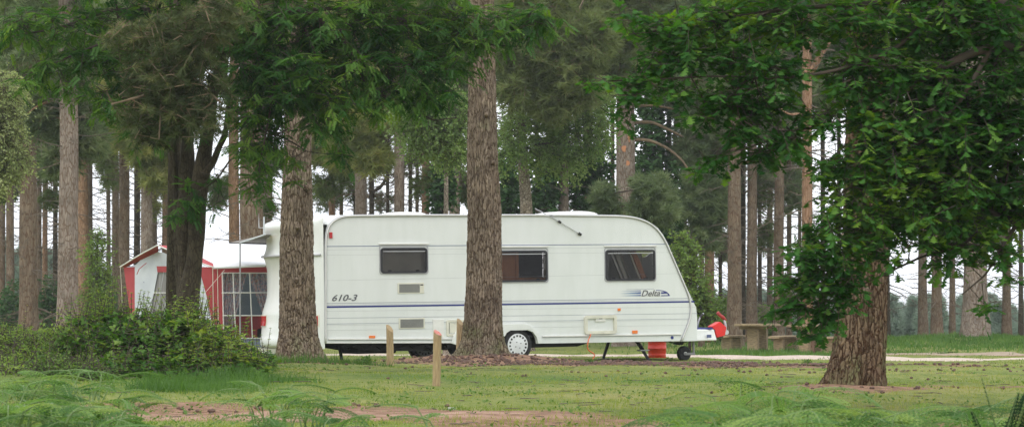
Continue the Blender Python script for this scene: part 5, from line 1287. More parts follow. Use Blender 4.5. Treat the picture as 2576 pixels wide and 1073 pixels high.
for k, (px, Y, blobs, lab) in enumerate([
  (1268, 88, [bl(1275, 430, 88, 40, 100, 1), bl(1290, 520, 88, 45, 60, 1), bl(1250, 500, 88, 40, 80, 1)], 'dark ivy clad tree just right of the tall middle trunk'),
  (1372, 90, [bl(1375, 440, 90, 45, 90, 1), bl(1365, 510, 90, 45, 60, 1), bl(1390, 360, 90, 40, 60, 1)], 'dark leafy tree between the birch and the grey trunk above the caravan'),
  (1450, 92, [bl(1450, 450, 92, 40, 90, 1), bl(1500, 420, 92, 45, 80, 1), bl(1465, 520, 92, 40, 40, 1), bl(1520, 500, 92, 40, 50, 1)], 'dark leafy tree behind the two trunks over the right rooflight'),
  (1640, 88, [bl(1640, 330, 88, 60, 60, 1), bl(1660, 420, 88, 50, 70, 1), bl(1700, 470, 88, 30, 70, 1), bl(1620, 420, 88, 30, 60, 1), bl(1640, 250, 88, 60, 50, 1)], 'dark ivy clad tree behind the curved bare branches'),
  (1115, 86, [bl(1110, 420, 86, 22, 60, .5), bl(1108, 500, 86, 30, 40, .5), bl(1130, 460, 86, 20, 50, .5)], 'ivy clump climbing between the grey trunks left of the middle trunk'),
  (1665, 84, [bl(1690, 560, 84, 30, 60, .8), bl(1660, 520, 84, 40, 40, .8), bl(1700, 620, 84, 15, 50, .6)], 'dark leafy bush just behind the rounded front top of the caravan')]):
    broad('broadleaf_tree', px, Y, 12, 'bark_dark', blobs, None, 750 if k != 4 else 350, 7, .15, M['ivy'], DIAM, lab, 'tree', 40+k, tl=.35, droop=.3)
# bushy young pines with blue grey tufts
for k, (px, Y, blobs, lab) in enumerate([
  (1640, 76, [bl(1640, 480, 76, 50, 45, .9), bl(1620, 530, 76, 40, 35, .8), bl(1665, 530, 76, 45, 40, .9), bl(1520, 490, 77, 30, 35, .7), bl(1535, 530, 77, 25, 20, .6)], 'bushy blue grey young pine above the front of the caravan roof'),
  (1765, 80, [bl(1770, 460, 80, 50, 45, .9), bl(1750, 520, 80, 45, 40, .9), bl(1795, 530, 80, 45, 50, .9), bl(1770, 590, 80, 40, 40, .8)], 'bushy blue grey young pine right of the caravan roof end')]):
    broad('young_pine', px, Y, 14, 'bark_brown', blobs, None, 650, 4, .22, M['needle_blue'], TUFT_FAR, lab, 'pine tree', 60+k, droop=.05, tl=.4, outward=.8, upn=.3)
# saplings
broad('sapling', 245, 60, 7, 'bark_dark', [bl(245, 640, 60, 42, 55, .5), bl(255, 700, 60, 48, 50, .5), bl(235, 750, 60, 42, 40, .5), bl(250, 600, 60, 25, 30, .4)], None, 420, 8, .06, M['sapling'], DIAM, 'slender green sapling left of the tent', 'sapling', 71, droop=.1)
broad('sapling', 1735, 58, 7, 'bark_dark', [bl(1730, 640, 58, 35, 50, .5), bl(1745, 700, 58, 45, 50, .5), bl(1760, 760, 58, 50, 50, .5), bl(1720, 600, 58, 22, 30, .4), bl(1775, 800, 58, 40, 40, .5), bl(1735, 800, 58, 30, 40, .5)], None, 1000, 8, .065, M['sapling'], DIAM, 'bushy green sapling hugging the nose of the caravan', 'sapling', 72, droop=.1)

for k, (px, Y, top, hw, lab) in enumerate([(28, 92, 700, 30, 'low green thicket at the left edge behind the brown trunks'), (128, 95, 690, 26, 'low green thicket between the reddish and the pale grey trunk'), (275, 96, 710, 26, 'low green thicket just left of the tent behind the sapling'),
   (1815, 90, 735, 20, 'low green thicket left of the sturdy trunk behind the picnic tables'), (1925, 98, 760, 26, 'low green thicket above the left picnic table')]):
    h_ = (850-top); broad('thicket', px, Y, 6, 'bark_dark', [bl(px, top+h_*.5, Y, hw, h_*.5, .9), bl(px-hw*.5, top+h_*.7, Y, hw*.8, h_*.35, .8), bl(px+hw*.5, top+h_*.75, Y, hw*.8, h_*.3, .8)], None, 420, 7, .11, M['ivy' if k < 3 else 'sapling'], DIAM, lab, 'thicket', 90+k, droop=.1)

# ---------------- rowan (dark forked tree left) with overhanging boughs
rY = 34.5
def R_(px, py, Y, w): return [*W(px, py, Y), w/2/(F/Y)]
rb = gp(474, rY); ro = empty('rowan_tree', rb, 'dark forked tree behind the bramble bush with feathery leaves hanging across the upper left', 'rowan tree')
sF = F/rY
mb = MB()
stems = [[R_(480, 900, rY, 66), R_(472, 800, rY, 62), R_(474, 740, rY, 56), R_(486, 680, rY, 46), R_(494, 600, rY, 42), R_(497, 520, rY, 46), R_(504, 460, rY, 46), R_(512, 400, rY, 42), R_(524, 330, rY, 32), R_(533, 250, rY, 28), R_(548, 190, rY, 26), R_(560, 130, rY, 22), R_(562, 60, rY, 20), R_(550, -40, rY, 16)],
         [R_(462, 880, rY+.1, 50), R_(462, 760, rY+.1, 40), R_(466, 690, rY+.15, 34), R_(462, 600, rY+.15, 38), R_(465, 500, rY+.2, 40), R_(472, 400, rY+.2, 38), R_(470, 300, rY+.3, 26), R_(460, 180, rY+.4, 20), R_(440, 60, rY+.5, 14), R_(420, -40, rY+.6, 10)],
         [R_(455, 760, rY+.2, 20), R_(446, 640, rY+.2, 16), R_(444, 540, rY+.2, 15), R_(441, 440, rY+.2, 14), R_(440, 340, rY+.1, 12), R_(428, 260, rY, 9)],
         [R_(512, 440, rY-.1, 20), R_(535, 412, rY-.1, 17), R_(550, 372, rY-.1, 16), R_(566, 340, rY-.15, 15), R_(572, 300, rY-.2, 14), R_(574, 260, rY-.2, 13), R_(566, 215, rY-.2, 12), R_(570, 150, rY-.3, 10)]]
for st in stems:
    p = resample(np.array(st), 60); r = p[:, 3]*.97*(1+.04*np.sin(np.arange(60)*.7)); mb.tube(p[:, :3], r, 16)
tr = mb.build('trunk', M['bark_dark'], ro, rb, smooth=True)
rl = [[R_(562, 130, rY, 20), R_(600, 105, rY-.3, 18), R_(650, 68, rY-.6, 16), R_(700, 38, rY-.8, 15), R_(740, 22, rY-1, 14), R_(774, 26, rY-1.1, 12), R_(812, 54, rY-1.2, 10), R_(850, 90, rY-1.2, 9), R_(884, 122, rY-1.2, 7), R_(940, 150, rY-1.2, 6), R_(1000, 170, rY-1, 5)],
      [R_(774, 26, rY-1.1, 10), R_(860, 20, rY-1, 9), R_(960, 35, rY-.8, 8), R_(1060, 60, rY-.6, 6.5), R_(1130, 85, rY-.5, 5.5), R_(1220, 112, rY-.4, 4.5), R_(1300, 118, rY-.4, 3)],
      [R_(884, 122, rY-1.2, 7), R_(900, 190, rY-1.2, 6), R_(960, 240, rY-1.1, 5), R_(1040, 262, rY-1, 4.5), R_(1085, 305, rY-1, 3.5), R_(1150, 295, rY-1, 2.5)],
      [R_(572, 260, rY-.2, 9), R_(620, 300, rY-.6, 7), R_(680, 330, rY-1, 6), R_(740, 360, rY-1.3, 4), R_(770, 380, rY-1.4, 3)],
      [R_(460, 180, rY, 12), R_(400, 130, rY-.4, 10), R_(330, 100, rY-.6, 8), R_(250, 110, rY-.7, 6), R_(160, 150, rY-.8, 4.5), R_(60, 190, rY-.8, 3)],
      [R_(440, 60, rY, 12), R_(360, 20, rY-.3, 10), R_(260, 30, rY-.4, 8), R_(150, 70, rY-.5, 6), R_(40, 90, rY-.5, 4)],
      [R_(470, 250, rY, 9), R_(400, 240, rY-.4, 7), R_(340, 235, rY-.5, 5), R_(280, 260, rY-.6, 3)],
      [R_(518, 470, rY-.1, 6), R_(545, 452, rY-.3, 5), R_(580, 400, rY-.6, 4), R_(640, 380, rY-.8, 3)],
      [R_(700, 38, rY-.8, 9), R_(705, 120, rY-1, 7), R_(690, 220, rY-1.2, 6), R_(670, 330, rY-1.3, 5), R_(650, 430, rY-1.4, 3)],
      [R_(740, 22, rY-1, 9), R_(790, 120, rY-1.2, 7), R_(800, 200, rY-1.4, 5), R_(860, 290, rY-1.4, 3)]]
rbl = [bl(700, 60, rY-.9, 150, 80, 1.0), bl(860, 60, rY-1, 140, 80, 1.0), bl(1010, 60, rY-.8, 120, 75, .9), bl(1140, 50, rY-.6, 100, 60, .8), bl(1270, 60, rY-.5, 95, 45, .6), bl(1360, 40, rY-.5, 60, 35, .5),
       bl(640, 170, rY-.8, 90, 90, .9), bl(760, 180, rY-1.1, 120, 80, 1.), bl(900, 170, rY-1.1, 110, 75, .9), bl(1030, 170, rY-1, 100, 60, .8), bl(1120, 150, rY-.8, 65, 40, .7), bl(1190, 105, rY-.8, 60, 30, .5),
       bl(635, 290, rY-.9, 60, 70, .8), bl(715, 240, rY-1.1, 85, 45, .8), bl(840, 260, rY-1.2, 90, 50, .8), bl(960, 240, rY-1.1, 80, 40, .7), bl(1060, 240, rY-1, 60, 30, .5), bl(1115, 230, rY-1, 45, 22, .4),
       bl(628, 380, rY-.9, 45, 50, .6), bl(685, 345, rY-1.2, 40, 40, .5), bl(820, 320, rY-1.3, 55, 25, .5), bl(652, 450, rY-1.1, 34, 30, .4), bl(738, 400, rY-1.4, 20, 22, .3), bl(850, 380, rY-1.3, 25, 18, .3), bl(740, 455, rY-1.3, 15, 15, .2),
       bl(300, 60, rY-.4, 120, 60, .8), bl(180, 70, rY-.5, 110, 55, .8), bl(60, 60, rY-.5, 80, 45, .6), bl(420, 50, rY-.3, 110, 60, .9), bl(540, 60, rY-.4, 110, 80, .9), bl(240, 150, rY-.5, 110, 50, .7), bl(120, 160, rY-.7, 70, 35, .5), bl(350, 170, rY-.5, 90, 50, .7),
       bl(60, 200, rY-.8, 40, 16, .4), bl(170, 215, rY-.7, 60, 22, .4), bl(260, 230, rY-.6, 60, 35, .5), bl(350, 250, rY-.5, 60, 40, .5), bl(290, 290, rY-.5, 40, 22, .4), bl(400, 310, rY-.3, 50, 35, .5), bl(330, 330, rY-.5, 30, 16, .3), bl(470, 270, rY-.4, 50, 50, .5),
       bl(470, 500, rY-.45, 40, 25, .3), bl(455, 540, rY-.45, 25, 20, .25), bl(545, 510, rY-.3, 25, 14, .2), bl(545, 440, rY-.3, 22, 14, .2), bl(490, 460, rY-.4, 25, 18, .3),
       bl(600, -70, rY-.6, 240, 60, 1.2), bl(950, -70, rY-.8, 240, 60, 1.2), bl(300, -70, rY-.4, 240, 60, 1.1)]
rngr = np.random.default_rng(77)
wr_ = [float(r[0]*r[2])*(1.35 if W(0, 0, 1) is not None and (c[0]*F/c[1]+CX) > 560 else .95) for c, r in rbl]
lv, (tv, tq) = foliage(rngr, rbl, wr_, 2100, 6, .38, PINN, .15, droop=.22, side=1.0, outward=.7, upn=.85, rtw=.0045)
lv2, (tv2, tq2) = foliage(rngr, [bl(170, 215, rY-.7, 60, 20, .4)], [1], 10, 4, .3, PINN, .17)
mb = MB(); mb.add(tv, tq); limbs_mesh(mb, rl, 8, 30); connect(mb, rngr, rl+stems[:2]+stems[3:], rbl, .02, 8)
mb.build('branches', M['twig'], ro, rb, smooth=True); leafobj('crown', lv, M['rowan'], ro, rb)

# ---------------- near pine with needle tufts left of the rowan
nY = 31.5
pb_ = gp(428, 36.2); no_ = empty('pine_tree', pb_, 'pine with long needle tufts and curling twigs hanging in front of the dark forked tree', 'pine tree')
link('trunk', trunk_mesh([(440, -60, 24), (444, 100, 27), (440, 300, 30), (437, 600, 34), (434, 860, 38)], 36.2, pb_, 9, 30, 80, 0), M['bark_dark'], no_)
nb = [bl(430, 100, nY, 110, 80, .7), bl(380, 200, nY, 90, 60, .6), bl(480, 190, nY, 100, 60, .6), bl(440, 270, nY, 110, 55, .5), bl(340, 280, nY, 60, 45, .4), bl(510, 280, nY, 60, 45, .4), bl(470, 330, nY, 80, 35, .4), bl(380, 340, nY, 50, 30, .3), bl(550, 40, nY, 80, 60, .5), bl(330, 90, nY, 70, 50, .5), bl(520, 90, nY, 70, 60, .5)]
rng_ = np.random.default_rng(17)
lv, (tv, tq) = foliage(rng_, nb, None or [float(r[0]*r[2]) for c, r in nb], 560, 4, .34, TUFT_NEAR, .115, droop=.05, side=.5, outward=.4, upn=.1, rtw=.006)
mb = MB(); mb.add(tv, tq); ln = [[[*W(442, 120, 36.), .04], [*W(440, 150, 33.5), .035], [*W(430, 220, 31.5), .028], [*W(350, 250, 31.2), .018], [*W(280, 262, 31), .01]], [[*W(440, 150, 33.5), .03], [*W(500, 210, 31.6), .02], [*W(560, 262, 31.3), .012]], [[*W(442, 20, 36.), .04], [*W(420, 80, 32.5), .03], [*W(405, 260, 31.3), .015], [*W(400, 350, 31.2), .008]]]
limbs_mesh(mb, ln, 6, 16); connect(mb, rng_, ln, nb, .012, 3)
mb.build('branches', M['neartwig'], no_, pb_); leafobj('crown', lv, M['needle_near'], no_, pb_)

# ---------------- oak on the right
oY = 21.5
ob = gp(3150, oY+.5); oo = empty('oak_tree', ob, 'oak whose lobed leaves and dark boughs hang across the right of the photo', 'oak tree')
link('trunk', trunk_mesh([(3150, -100, 150), (3150, 300, 170), (3150, 700, 190), (3150, 1050, 240)], oY+.5, ob, 3, 40, 90, 0, flare=.2), M['bark_dark'], oo)
def O_(px, py, Y, w): return [*W(px, py, Y), w/2/(F/Y)]
ol = [[O_(3120, 760, oY+.4, 60), O_(2900, 640, oY+.2, 40), O_(2700, 580, oY, 28), O_(2560, 560, oY, 20), O_(2500, 545, oY-.1, 15), O_(2440, 500, oY-.1, 12), O_(2380, 470, oY, 10), O_(2250, 520, oY, 8), O_(2120, 580, oY, 5)],
      [O_(3120, 300, oY+.4, 70), O_(2850, 180, oY, 50), O_(2650, 120, oY-.2, 34), O_(2500, 110, oY-.3, 24), O_(2360, 170, oY-.3, 17), O_(2280, 230, oY-.3, 13), O_(2190, 290, oY-.3, 10), O_(2110, 310, oY-.3, 7), O_(1990, 330, oY-.3, 5)],
      [O_(2850, 180, oY, 40), O_(2600, 30, oY, 28), O_(2400, -20, oY, 20), O_(2200, 10, oY, 14), O_(2000, 20, oY-.2, 10), O_(1800, 50, oY-.3, 8), O_(1640, 80, oY-.3, 5)],
      [O_(2400, -20, oY, 14), O_(2250, 130, oY-.4, 11), O_(2100, 180, oY-.5, 9), O_(1950, 200, oY-.5, 7), O_(1800, 190, oY-.5, 5), O_(1650, 200, oY-.5, 4), O_(1500, 205, oY-.5, 2.5)],
      [O_(2500, 110, oY-.3, 15), O_(2420, 250, oY-.4, 11), O_(2330, 350, oY-.4, 9), O_(2200, 420, oY-.5, 6), O_(2100, 500, oY-.5, 4)],
      [O_(2500, 545, oY-.1, 10), O_(2420, 620, oY-.2, 8), O_(2330, 640, oY-.2, 6), O_(2200, 700, oY-.3, 5), O_(2080, 760, oY-.3, 3)],
      [O_(2560, 560, oY, 12), O_(2520, 620, oY-.3, 8), O_(2480, 690, oY-.3, 5), O_(2420, 740, oY-.3, 3)],
      [O_(2560, 60, oY, 12), O_(2470, 60, oY+.3, 9), O_(2380, 60, oY+.3, 6)]]
oblb = [bl(2300, 60, oY, 150, 90, .7), bl(2140, 50, oY-.1, 100, 60, .7), bl(1950, 50, oY-.2, 120, 70, .6), bl(1800, 50, oY-.3, 100, 50, .5), bl(1690, 70, oY-.3, 80, 45, .4), bl(1580, 50, oY-.3, 50, 25, .3), bl(2480, 60, oY, 120, 90, .7),
        bl(1650, 150, oY-.4, 70, 30, .35), bl(1740, 130, oY-.4, 80, 45, .4), bl(1620, 200, oY-.5, 70, 22, .3), bl(1530, 208, oY-.5, 55, 14, .2), bl(1570, 290, oY-.5, 22, 26, .2), bl(1590, 240, oY-.5, 40, 22, .25), bl(1480, 205, oY-.5, 30, 9, .15), bl(1700, 225, oY-.5, 55, 22, .3),
        bl(1860, 150, oY-.4, 90, 55, .5), bl(1960, 170, oY-.4, 60, 55, .5), bl(1830, 240, oY-.4, 70, 40, .4), bl(1930, 260, oY-.4, 70, 40, .4), bl(1770, 290, oY-.5, 40, 28, .3), bl(1870, 330, oY-.5, 70, 30, .3), bl(1960, 360, oY-.4, 60, 35, .35), bl(1800, 395, oY-.5, 45, 22, .25), bl(1760, 425, oY-.5, 22, 14, .2), bl(1900, 390, oY-.5, 50, 18, .25), bl(1860, 270, oY-.4, 50, 40, .3),
        bl(2140, 190, oY-.3, 80, 70, .5), bl(2160, 300, oY-.3, 50, 40, .4), bl(2240, 200, oY-.2, 90, 80, .6), bl(2360, 200, oY-.1, 110, 90, .6), bl(2490, 220, oY, 110, 90, .6), bl(2085, 300, oY-.4, 45, 40, .4), bl(1985, 345, oY-.4, 32, 30, .3), bl(2035, 285, oY-.4, 40, 14, .2),
        bl(2250, 340, oY-.3, 120, 70, .6), bl(2400, 350, oY-.2, 110, 80, .6), bl(2530, 370, oY, 80, 90, .6), bl(2330, 280, oY-.2, 100, 60, .6), bl(2480, 300, oY, 90, 60, .5),
        bl(2130, 420, oY-.4, 90, 60, .5), bl(2260, 450, oY-.3, 110, 70, .6), bl(2400, 470, oY-.2, 110, 70, .6), bl(2520, 480, oY, 80, 60, .5), bl(2100, 500, oY-.5, 45, 45, .4), bl(2180, 540, oY-.4, 90, 50, .5), bl(2310, 550, oY-.3, 100, 40, .5), bl(2430, 560, oY-.2, 90, 35, .4), bl(2070, 575, oY-.5, 45, 35, .4), bl(2100, 600, oY-.4, 70, 50, .5), bl(2020, 640, oY-.5, 55, 45, .4), bl(2110, 660, oY-.4, 75, 45, .4),
        bl(2200, 620, oY-.4, 60, 40, .4), bl(2040, 700, oY-.4, 55, 45, .4), bl(2120, 730, oY-.4, 50, 40, .35), bl(1980, 710, oY-.5, 35, 30, .3), bl(2000, 770, oY-.5, 45, 35, .3), bl(2070, 790, oY-.4, 40, 35, .3), bl(2030, 830, oY-.4, 25, 22, .2), bl(1960, 785, oY-.5, 28, 16, .2), bl(2100, 790, oY-.4, 30, 20, .2),
        bl(2270, 590, oY-.3, 60, 20, .3), bl(2340, 610, oY-.3, 60, 18, .3), bl(2260, 655, oY-.3, 30, 14, .2), bl(2370, 660, oY-.3, 35, 20, .2), bl(2420, 620, oY-.3, 40, 22, .25), bl(2480, 610, oY-.3, 40, 22, .25), bl(2500, 660, oY-.3, 40, 16, .25), bl(2540, 630, oY-.3, 40, 30, .3), bl(2550, 700, oY-.3, 35, 14, .2), bl(2480, 770, oY-.3, 22, 18, .2), bl(2440, 660, oY-.3, 20, 16, .2), bl(2550, 540, oY, 50, 40, .4),
        bl(2300, 400, oY+.5, 130, 120, .5), bl(2450, 420, oY+.5, 130, 130, .5), bl(2400, 540, oY+.4, 130, 50, .4), bl(2400, -50, oY, 250, 50, 1.0), bl(1950, -50, oY, 250, 45, 1.0), bl(2700, 200, oY, 130, 250, 1), bl(2700, 500, oY, 120, 120, .8)]
rng_ = np.random.default_rng(23)
wo = [float(r[0]*r[2])**1.05 for c, r in oblb]
lv, (tv, tq) = foliage(rng_, oblb, wo, 4100, 8, .27, OAK, .086, droop=.16, side=1., outward=.55, upn=.84, rtw=.0035, svar=.35)
mb = MB(); mb.add(tv, tq); limbs_mesh(mb, ol, 8, 30); connect(mb, rng_, ol, oblb, .011, 5)
mb.build('branches', M['twig'], oo, ob, smooth=True); leafobj('crown', lv, M['oak'], oo, ob)

# ---------------- shrubs
def bush(name, px, Y, blobs, n, per, size, mat, tpl, lab, cat, seed, tl=.3, droop=.2, outward=.6, group=None, sprigs=0):
    rng = np.random.default_rng(seed); b = gp(px, Y); o = empty(name, b, lab, cat, group)
    lv, (tv, tq) = foliage(rng, blobs, [float(r[0]*r[2]) for c, r in blobs], n, per, tl, tpl, size, droop=droop, outward=outward, upn=.7, rtw=.004)
    mb = MB(); mb.add(tv, tq)
    for c, r in blobs:
        for _ in range(5):
            e, _d = sample_blob(rng, (c, r), 1, .3); e = e[0]; g = [c[0]+rng.normal()*r[0]*.5, c[1]+rng.normal()*r[1]*.4]
            p = resample(np.array([[g[0], g[1], gz1(*g)-.02, .01], [(g[0]+e[0])/2, (g[1]+e[1])/2, e[2]*.7, .007], [*e, .003]]), 7); mb.tube(p[:, :3], p[:, 3], 4)
    arrs = [lv]
    if sprigs:
        P = []; 
        for _ in range(sprigs):
            c, r = blobs[rng.integers(len(blobs))]; x = c[0]+rng.uniform(-1, 1)*r[0]; y = c[1]+rng.uniform(-.8, .8)*r[1]; z0 = c[2]+r[2]*.5; h = rng.uniform(.12, .38)
            t = np.linspace(0, 1, 6)[:, None]; d = np.array([[rng.normal()*.25, rng.normal()*.2, 1]]); p = np.array([[x, y, z0]])+t*d*h
            mb.tube(p, np.linspace(.006, .002, 6), 4)
            for k in range(6):
                for sg in (-1, 1): P.append((p[k], np.array([sg*math.cos(k*1.6), math.sin(k*1.6)*sg, .35]), size*(1-.08*k)*.75))
        arrs.append(instances(tpl, np.array([q[0] for q in P]), np.array([q[1] for q in P]), np.array([q[2] for q in P]), rng, .8, .6+.4*rng.random(len(P))))
    mb.build('stems', M['twig'], o, b); leafobj('leaves', cat_arr(*arrs), mat, o, b); return o
bush('bramble_bush', 430, 30.5, [bl(250, 880, 31, 110, 60, .8), bl(350, 850, 31, 110, 60, .9), bl(450, 850, 31, 100, 65, .9), bl(540, 880, 30.8, 90, 60, .8), bl(600, 920, 30.5, 60, 45, .6), bl(300, 930, 30.2, 110, 50, .7), bl(420, 930, 30.2, 110, 50, .8), bl(520, 940, 30.2, 80, 35, .6), bl(470, 810, 31.2, 60, 35, .5), bl(380, 820, 31.2, 60, 30, .5), bl(220, 820, 31.4, 50, 35, .5), bl(290, 810, 31.3, 40, 30, .4)],
     2700, 7, .062, M['bramble'], TREF, 'big dark green bramble bush at the foot of the dark forked tree', 'bramble', 81, tl=.42, sprigs=230)
bush('shrub', 80, 33.5, [bl(60, 870, 33.5, 90, 50, 1.), bl(150, 870, 33.2, 80, 55, .8), bl(0, 870, 33.5, 70, 55, 1), bl(100, 910, 32.5, 90, 40, .8), bl(30, 920, 32.5, 80, 40, .8), bl(60, 950, 30, 90, 35, .8), bl(-20, 940, 30, 70, 40, .8)],
     2700, 8, .05, M['palebush'], SIMPLE, 'pale yellow green shrub below the trunks at the left edge', 'shrub', 82, sprigs=70)
bush('shrub', 170, 31.0, [bl(200, 870, 31, 70, 50, .6), bl(150, 930, 30, 90, 45, .7), bl(240, 940, 29.5, 70, 35, .6)], 900, 7, .055, M['sapling'], SIMPLE, 'mid green shrub between the pale shrub and the bramble bush', 'shrub', 83, sprigs=25)
bush('low_bramble', 640, 32.5, [bl(630, 930, 32.5, 45, 28, .5), bl(600, 900, 32, 40, 30, .5), bl(650, 905, 33.5, 40, 22, .5)], 380, 6, .06, M['bramble'], TREF, 'low bramble spreading from the bush towards the rear trunk', 'bramble', 84, sprigs=15)

# small weeds
def weed(px, Y, w, h, lab, seed, mat='weed', n=90):
    rng = np.random.default_rng(seed); b = gp(px, Y); s = F/Y; o = empty('weed', b, lab, 'weed')
    a = rng.uniform(0, 6.28, n); P = np.zeros((n, 3)); P[:, 2] = rng.uniform(0, h/s*.5, n); P[:, 0] = rng.normal(size=n)*w/s*.2; P[:, 1] = rng.normal(size=n)*w/s*.2
    D = np.stack([np.cos(a)*.6, np.sin(a)*.6, rng.uniform(.2, 1.1, n)], 1)
    V, T, A = instances(SIMPLE, P, D, rng.uniform(.5, 1, n)*h/s*.36, rng, .6); o2 = link('leaves', mesh_np('leaves', V, [T], {'rnd': A}), M[mat], o); return o
weed(922, 39.0, 50, 34, 'leafy weed in front of the rear underside of the caravan', 1, n=80)
weed(2030, 42, 26, 26, 'small weed in the grass beside the track left of the broad trunk', 2)
weed(1485, 42.5, 22, 18, 'small weed among the cones below the orange cable', 3)
weed(2340, 29.2, 18, 16, 'tiny weed in the turf right of the broad trunk', 4, n=16)
weed(2462, 56.0, 26, 14, 'small weed on the brown path near the right edge', 5, n=20)
weed(930, 29, 30, 16, 'low dock plant in the turf left of the nearest timber post', 6, n=18)

# ---------------- bracken
def frond(rng, base, az, hgt, L_, lean=.35, pairs=13, erect=0):
    """returns leaf arr + stem pts"""
    d = np.array([math.cos(az), math.sin(az), 0]); t = np.linspace(0, 1, 7)[:, None]
    st = base+t*np.array([0, 0, 1])*hgt+t**2*d*hgt*lean*(1-.85*erect)
    s = np.array([-d[1], d[0], 0]); o = st[-1]; up = rng.uniform(.05, .5); crv = rng.uniform(.25, .5); V = []; T = []; 
    n = pairs; side_tilt = rng.uniform(-.3, .3)
    rach = []
    for i in range(n+1):
        u_ = i/n; q = o+d*L_*u_*(1-.8*erect)+np.array([0, 0, 1])*L_*((up+.95*erect)*u_-crv*u_*u_*(1-.8*erect)); rach.append(q)
    rach = np.array(rach)
    for i in range(n):
        u_ = i/n; q = rach[i]; tn = rach[i+1]-rach[i]; tn /= np.linalg.norm(tn); nrm = np.cross(s, tn)
        pl = L_*.46*(1-u_)**.8*(.55+.45*min(1, u_*5+.4))*rng.uniform(.85, 1.1)
        for sg in (-1, 1):
            pd = s*sg*.93+tn*.35+nrm*(side_tilt*sg); pd /= np.linalg.norm(pd); m = max(4, int(pl/.022)); pw = np.cross(nrm, pd)
            for j in range(m):
                v_ = (j+.5)/m; c = q+pd*pl*v_-np.array([0, 0, 1])*pl*.35*v_*v_; wl_ = (L_/n*.62)*(1-v_)**.7+.004
                for sg2 in (-1, 1):
                    b = len(V); tip = c+pw*sg2*wl_+pd*.010; V += [c-pd*.007, c+pd*.009, tip+pd*.003-np.array([0, 0, .003])]; T.append([b, b+1, b+2] if sg2 > 0 else [b, b+2, b+1])
    return np.array(V), np.array(T), np.full(len(V), rng.random()), st, rach
FS = 1.4
def fern(px, Y, hpx, fronds, lab, seed, group=None, Lf=None, kind='fern', az0=None, mat='fern', erect=0):
    rng = np.random.default_rng(seed); b = gp(px, Y); s = F/Y; o = empty('bracken', b, lab, 'fern', group); arrs = []; mb = MB()
    for k in range(fronds):
        h = hpx*FS/s*rng.uniform(.6, 1.0); az = (az0 if az0 is not None else rng.uniform(0, 6.28))+rng.uniform(-.5, .5)+k*2.1*(az0 is None)
        V, T, A, st, ra = frond(rng, np.array([rng.normal()*.05, rng.normal()*.05, -.03]), az, h*.85, (Lf or max(.30, h*.72))*rng.uniform(.8, 1.15), erect=erect)
        arrs.append((V, T, A)); mb.tube(st, np.linspace(.006, .004, 7), 5); mb.tube(ra, np.linspace(.004, .0015, len(ra)), 4)
    mb.build('stalks', M['fernstalk'], o); leafobj('fronds', cat_arr(*arrs), M[mat], o, [0, 0, 0]); return o
M['fernstalk'] = pbr('bracken_stalk', (.14, .22, .06), .6)
gl = 'bracken plants in the bottom left corner'
for k, (px, Y, h) in enumerate([(150, 16.5, 170), (235, 17.5, 165), (60, 17, 150), (20, 15, 190), (110, 14.5, 170), (200, 15, 160), (290, 16, 120), (60, 13.5, 160), (160, 13, 170), (250, 14, 130), (0, 13, 190), (310, 17.5, 100), (30, 19, 130), (120, 19, 110)]):
    fern(px, Y, h*.95, 10, 'light green bracken plant in the bottom left corner below the bramble bush', 300+k, gl)
gc = 'bracken plants at the bottom left of centre'
for k, (px, Y, h) in enumerate([(640, 14.5, 130), (700, 15.5, 150), (760, 16, 150), (820, 15, 100), (730, 13.5, 110), (600, 14, 90), (680, 18, 110), (790, 18, 100)]):
    fern(px, Y, h*.95, 8, 'light green bracken plant at the bottom edge below the thick rear trunk', 330+k, gc)
fern(1098, 15.5, 120, 3, 'single bracken plant below the nearest timber post', 350)
fern(1115, 13.0, 90, 2, 'low bracken plant at the bottom edge below the single bracken plant', 351)
fern(930, 14, 60, 2, 'low bracken plant at the bottom edge between the clump and the single plant', 352)
fern(2545, 11.6, 175, 8, 'dark green upright fern at the right edge', 353, mat='darkfern', erect=.85, Lf=.27)
fern(2480, 17, 90, 3, 'brownish low fern left of the dark fern at the right edge', 354)
fern(660, 23, 60, 2, 'thin bracken frond leaning over the bare earth patch', 355)
fern(1925, 14.5, 165, 3, 'tall bracken plant standing above the others left of the broad trunk foot', 356)
fern(2010, 15.5, 160, 3, 'tall bracken plant just left of the broad trunk foot', 357)
# the mass at bottom right: stuff
rng_ = np.random.default_rng(88); arrs = []; mb = MB(); base = gp(2000, 13)
for k in range(300):
    px = rng_.uniform(1470, 2600); Y = rng_.uniform(10.8, 15.5); edge = min(1, max(.35, (px-1440)/320)); b = gp(px, Y)
    h = rng_.uniform(.15, .36)*edge*(1.3 if 1850 < px < 2040 else .9)
    V, T, A, st, ra = frond(rng_, b, rng_.uniform(0, 6.28), h*.9, rng_.uniform(.24, .42)*edge+.05, pairs=12)
    arrs.append((V, T, A)); mb.tube(st, np.linspace(.005, .003, 7), 4); mb.tube(ra, np.linspace(.003, .0015, len(ra)), 3)
V, T, A = cat_arr(*arrs)
bc = leafobj('bracken_cover', (V, T, A), M['fern'], None, base); bc.location = base; tag(bc, 'soft mass of light green bracken along the bottom right edge', 'bracken', kind='stuff')
mb.build('stalks', M['fernstalk'], bc, base)

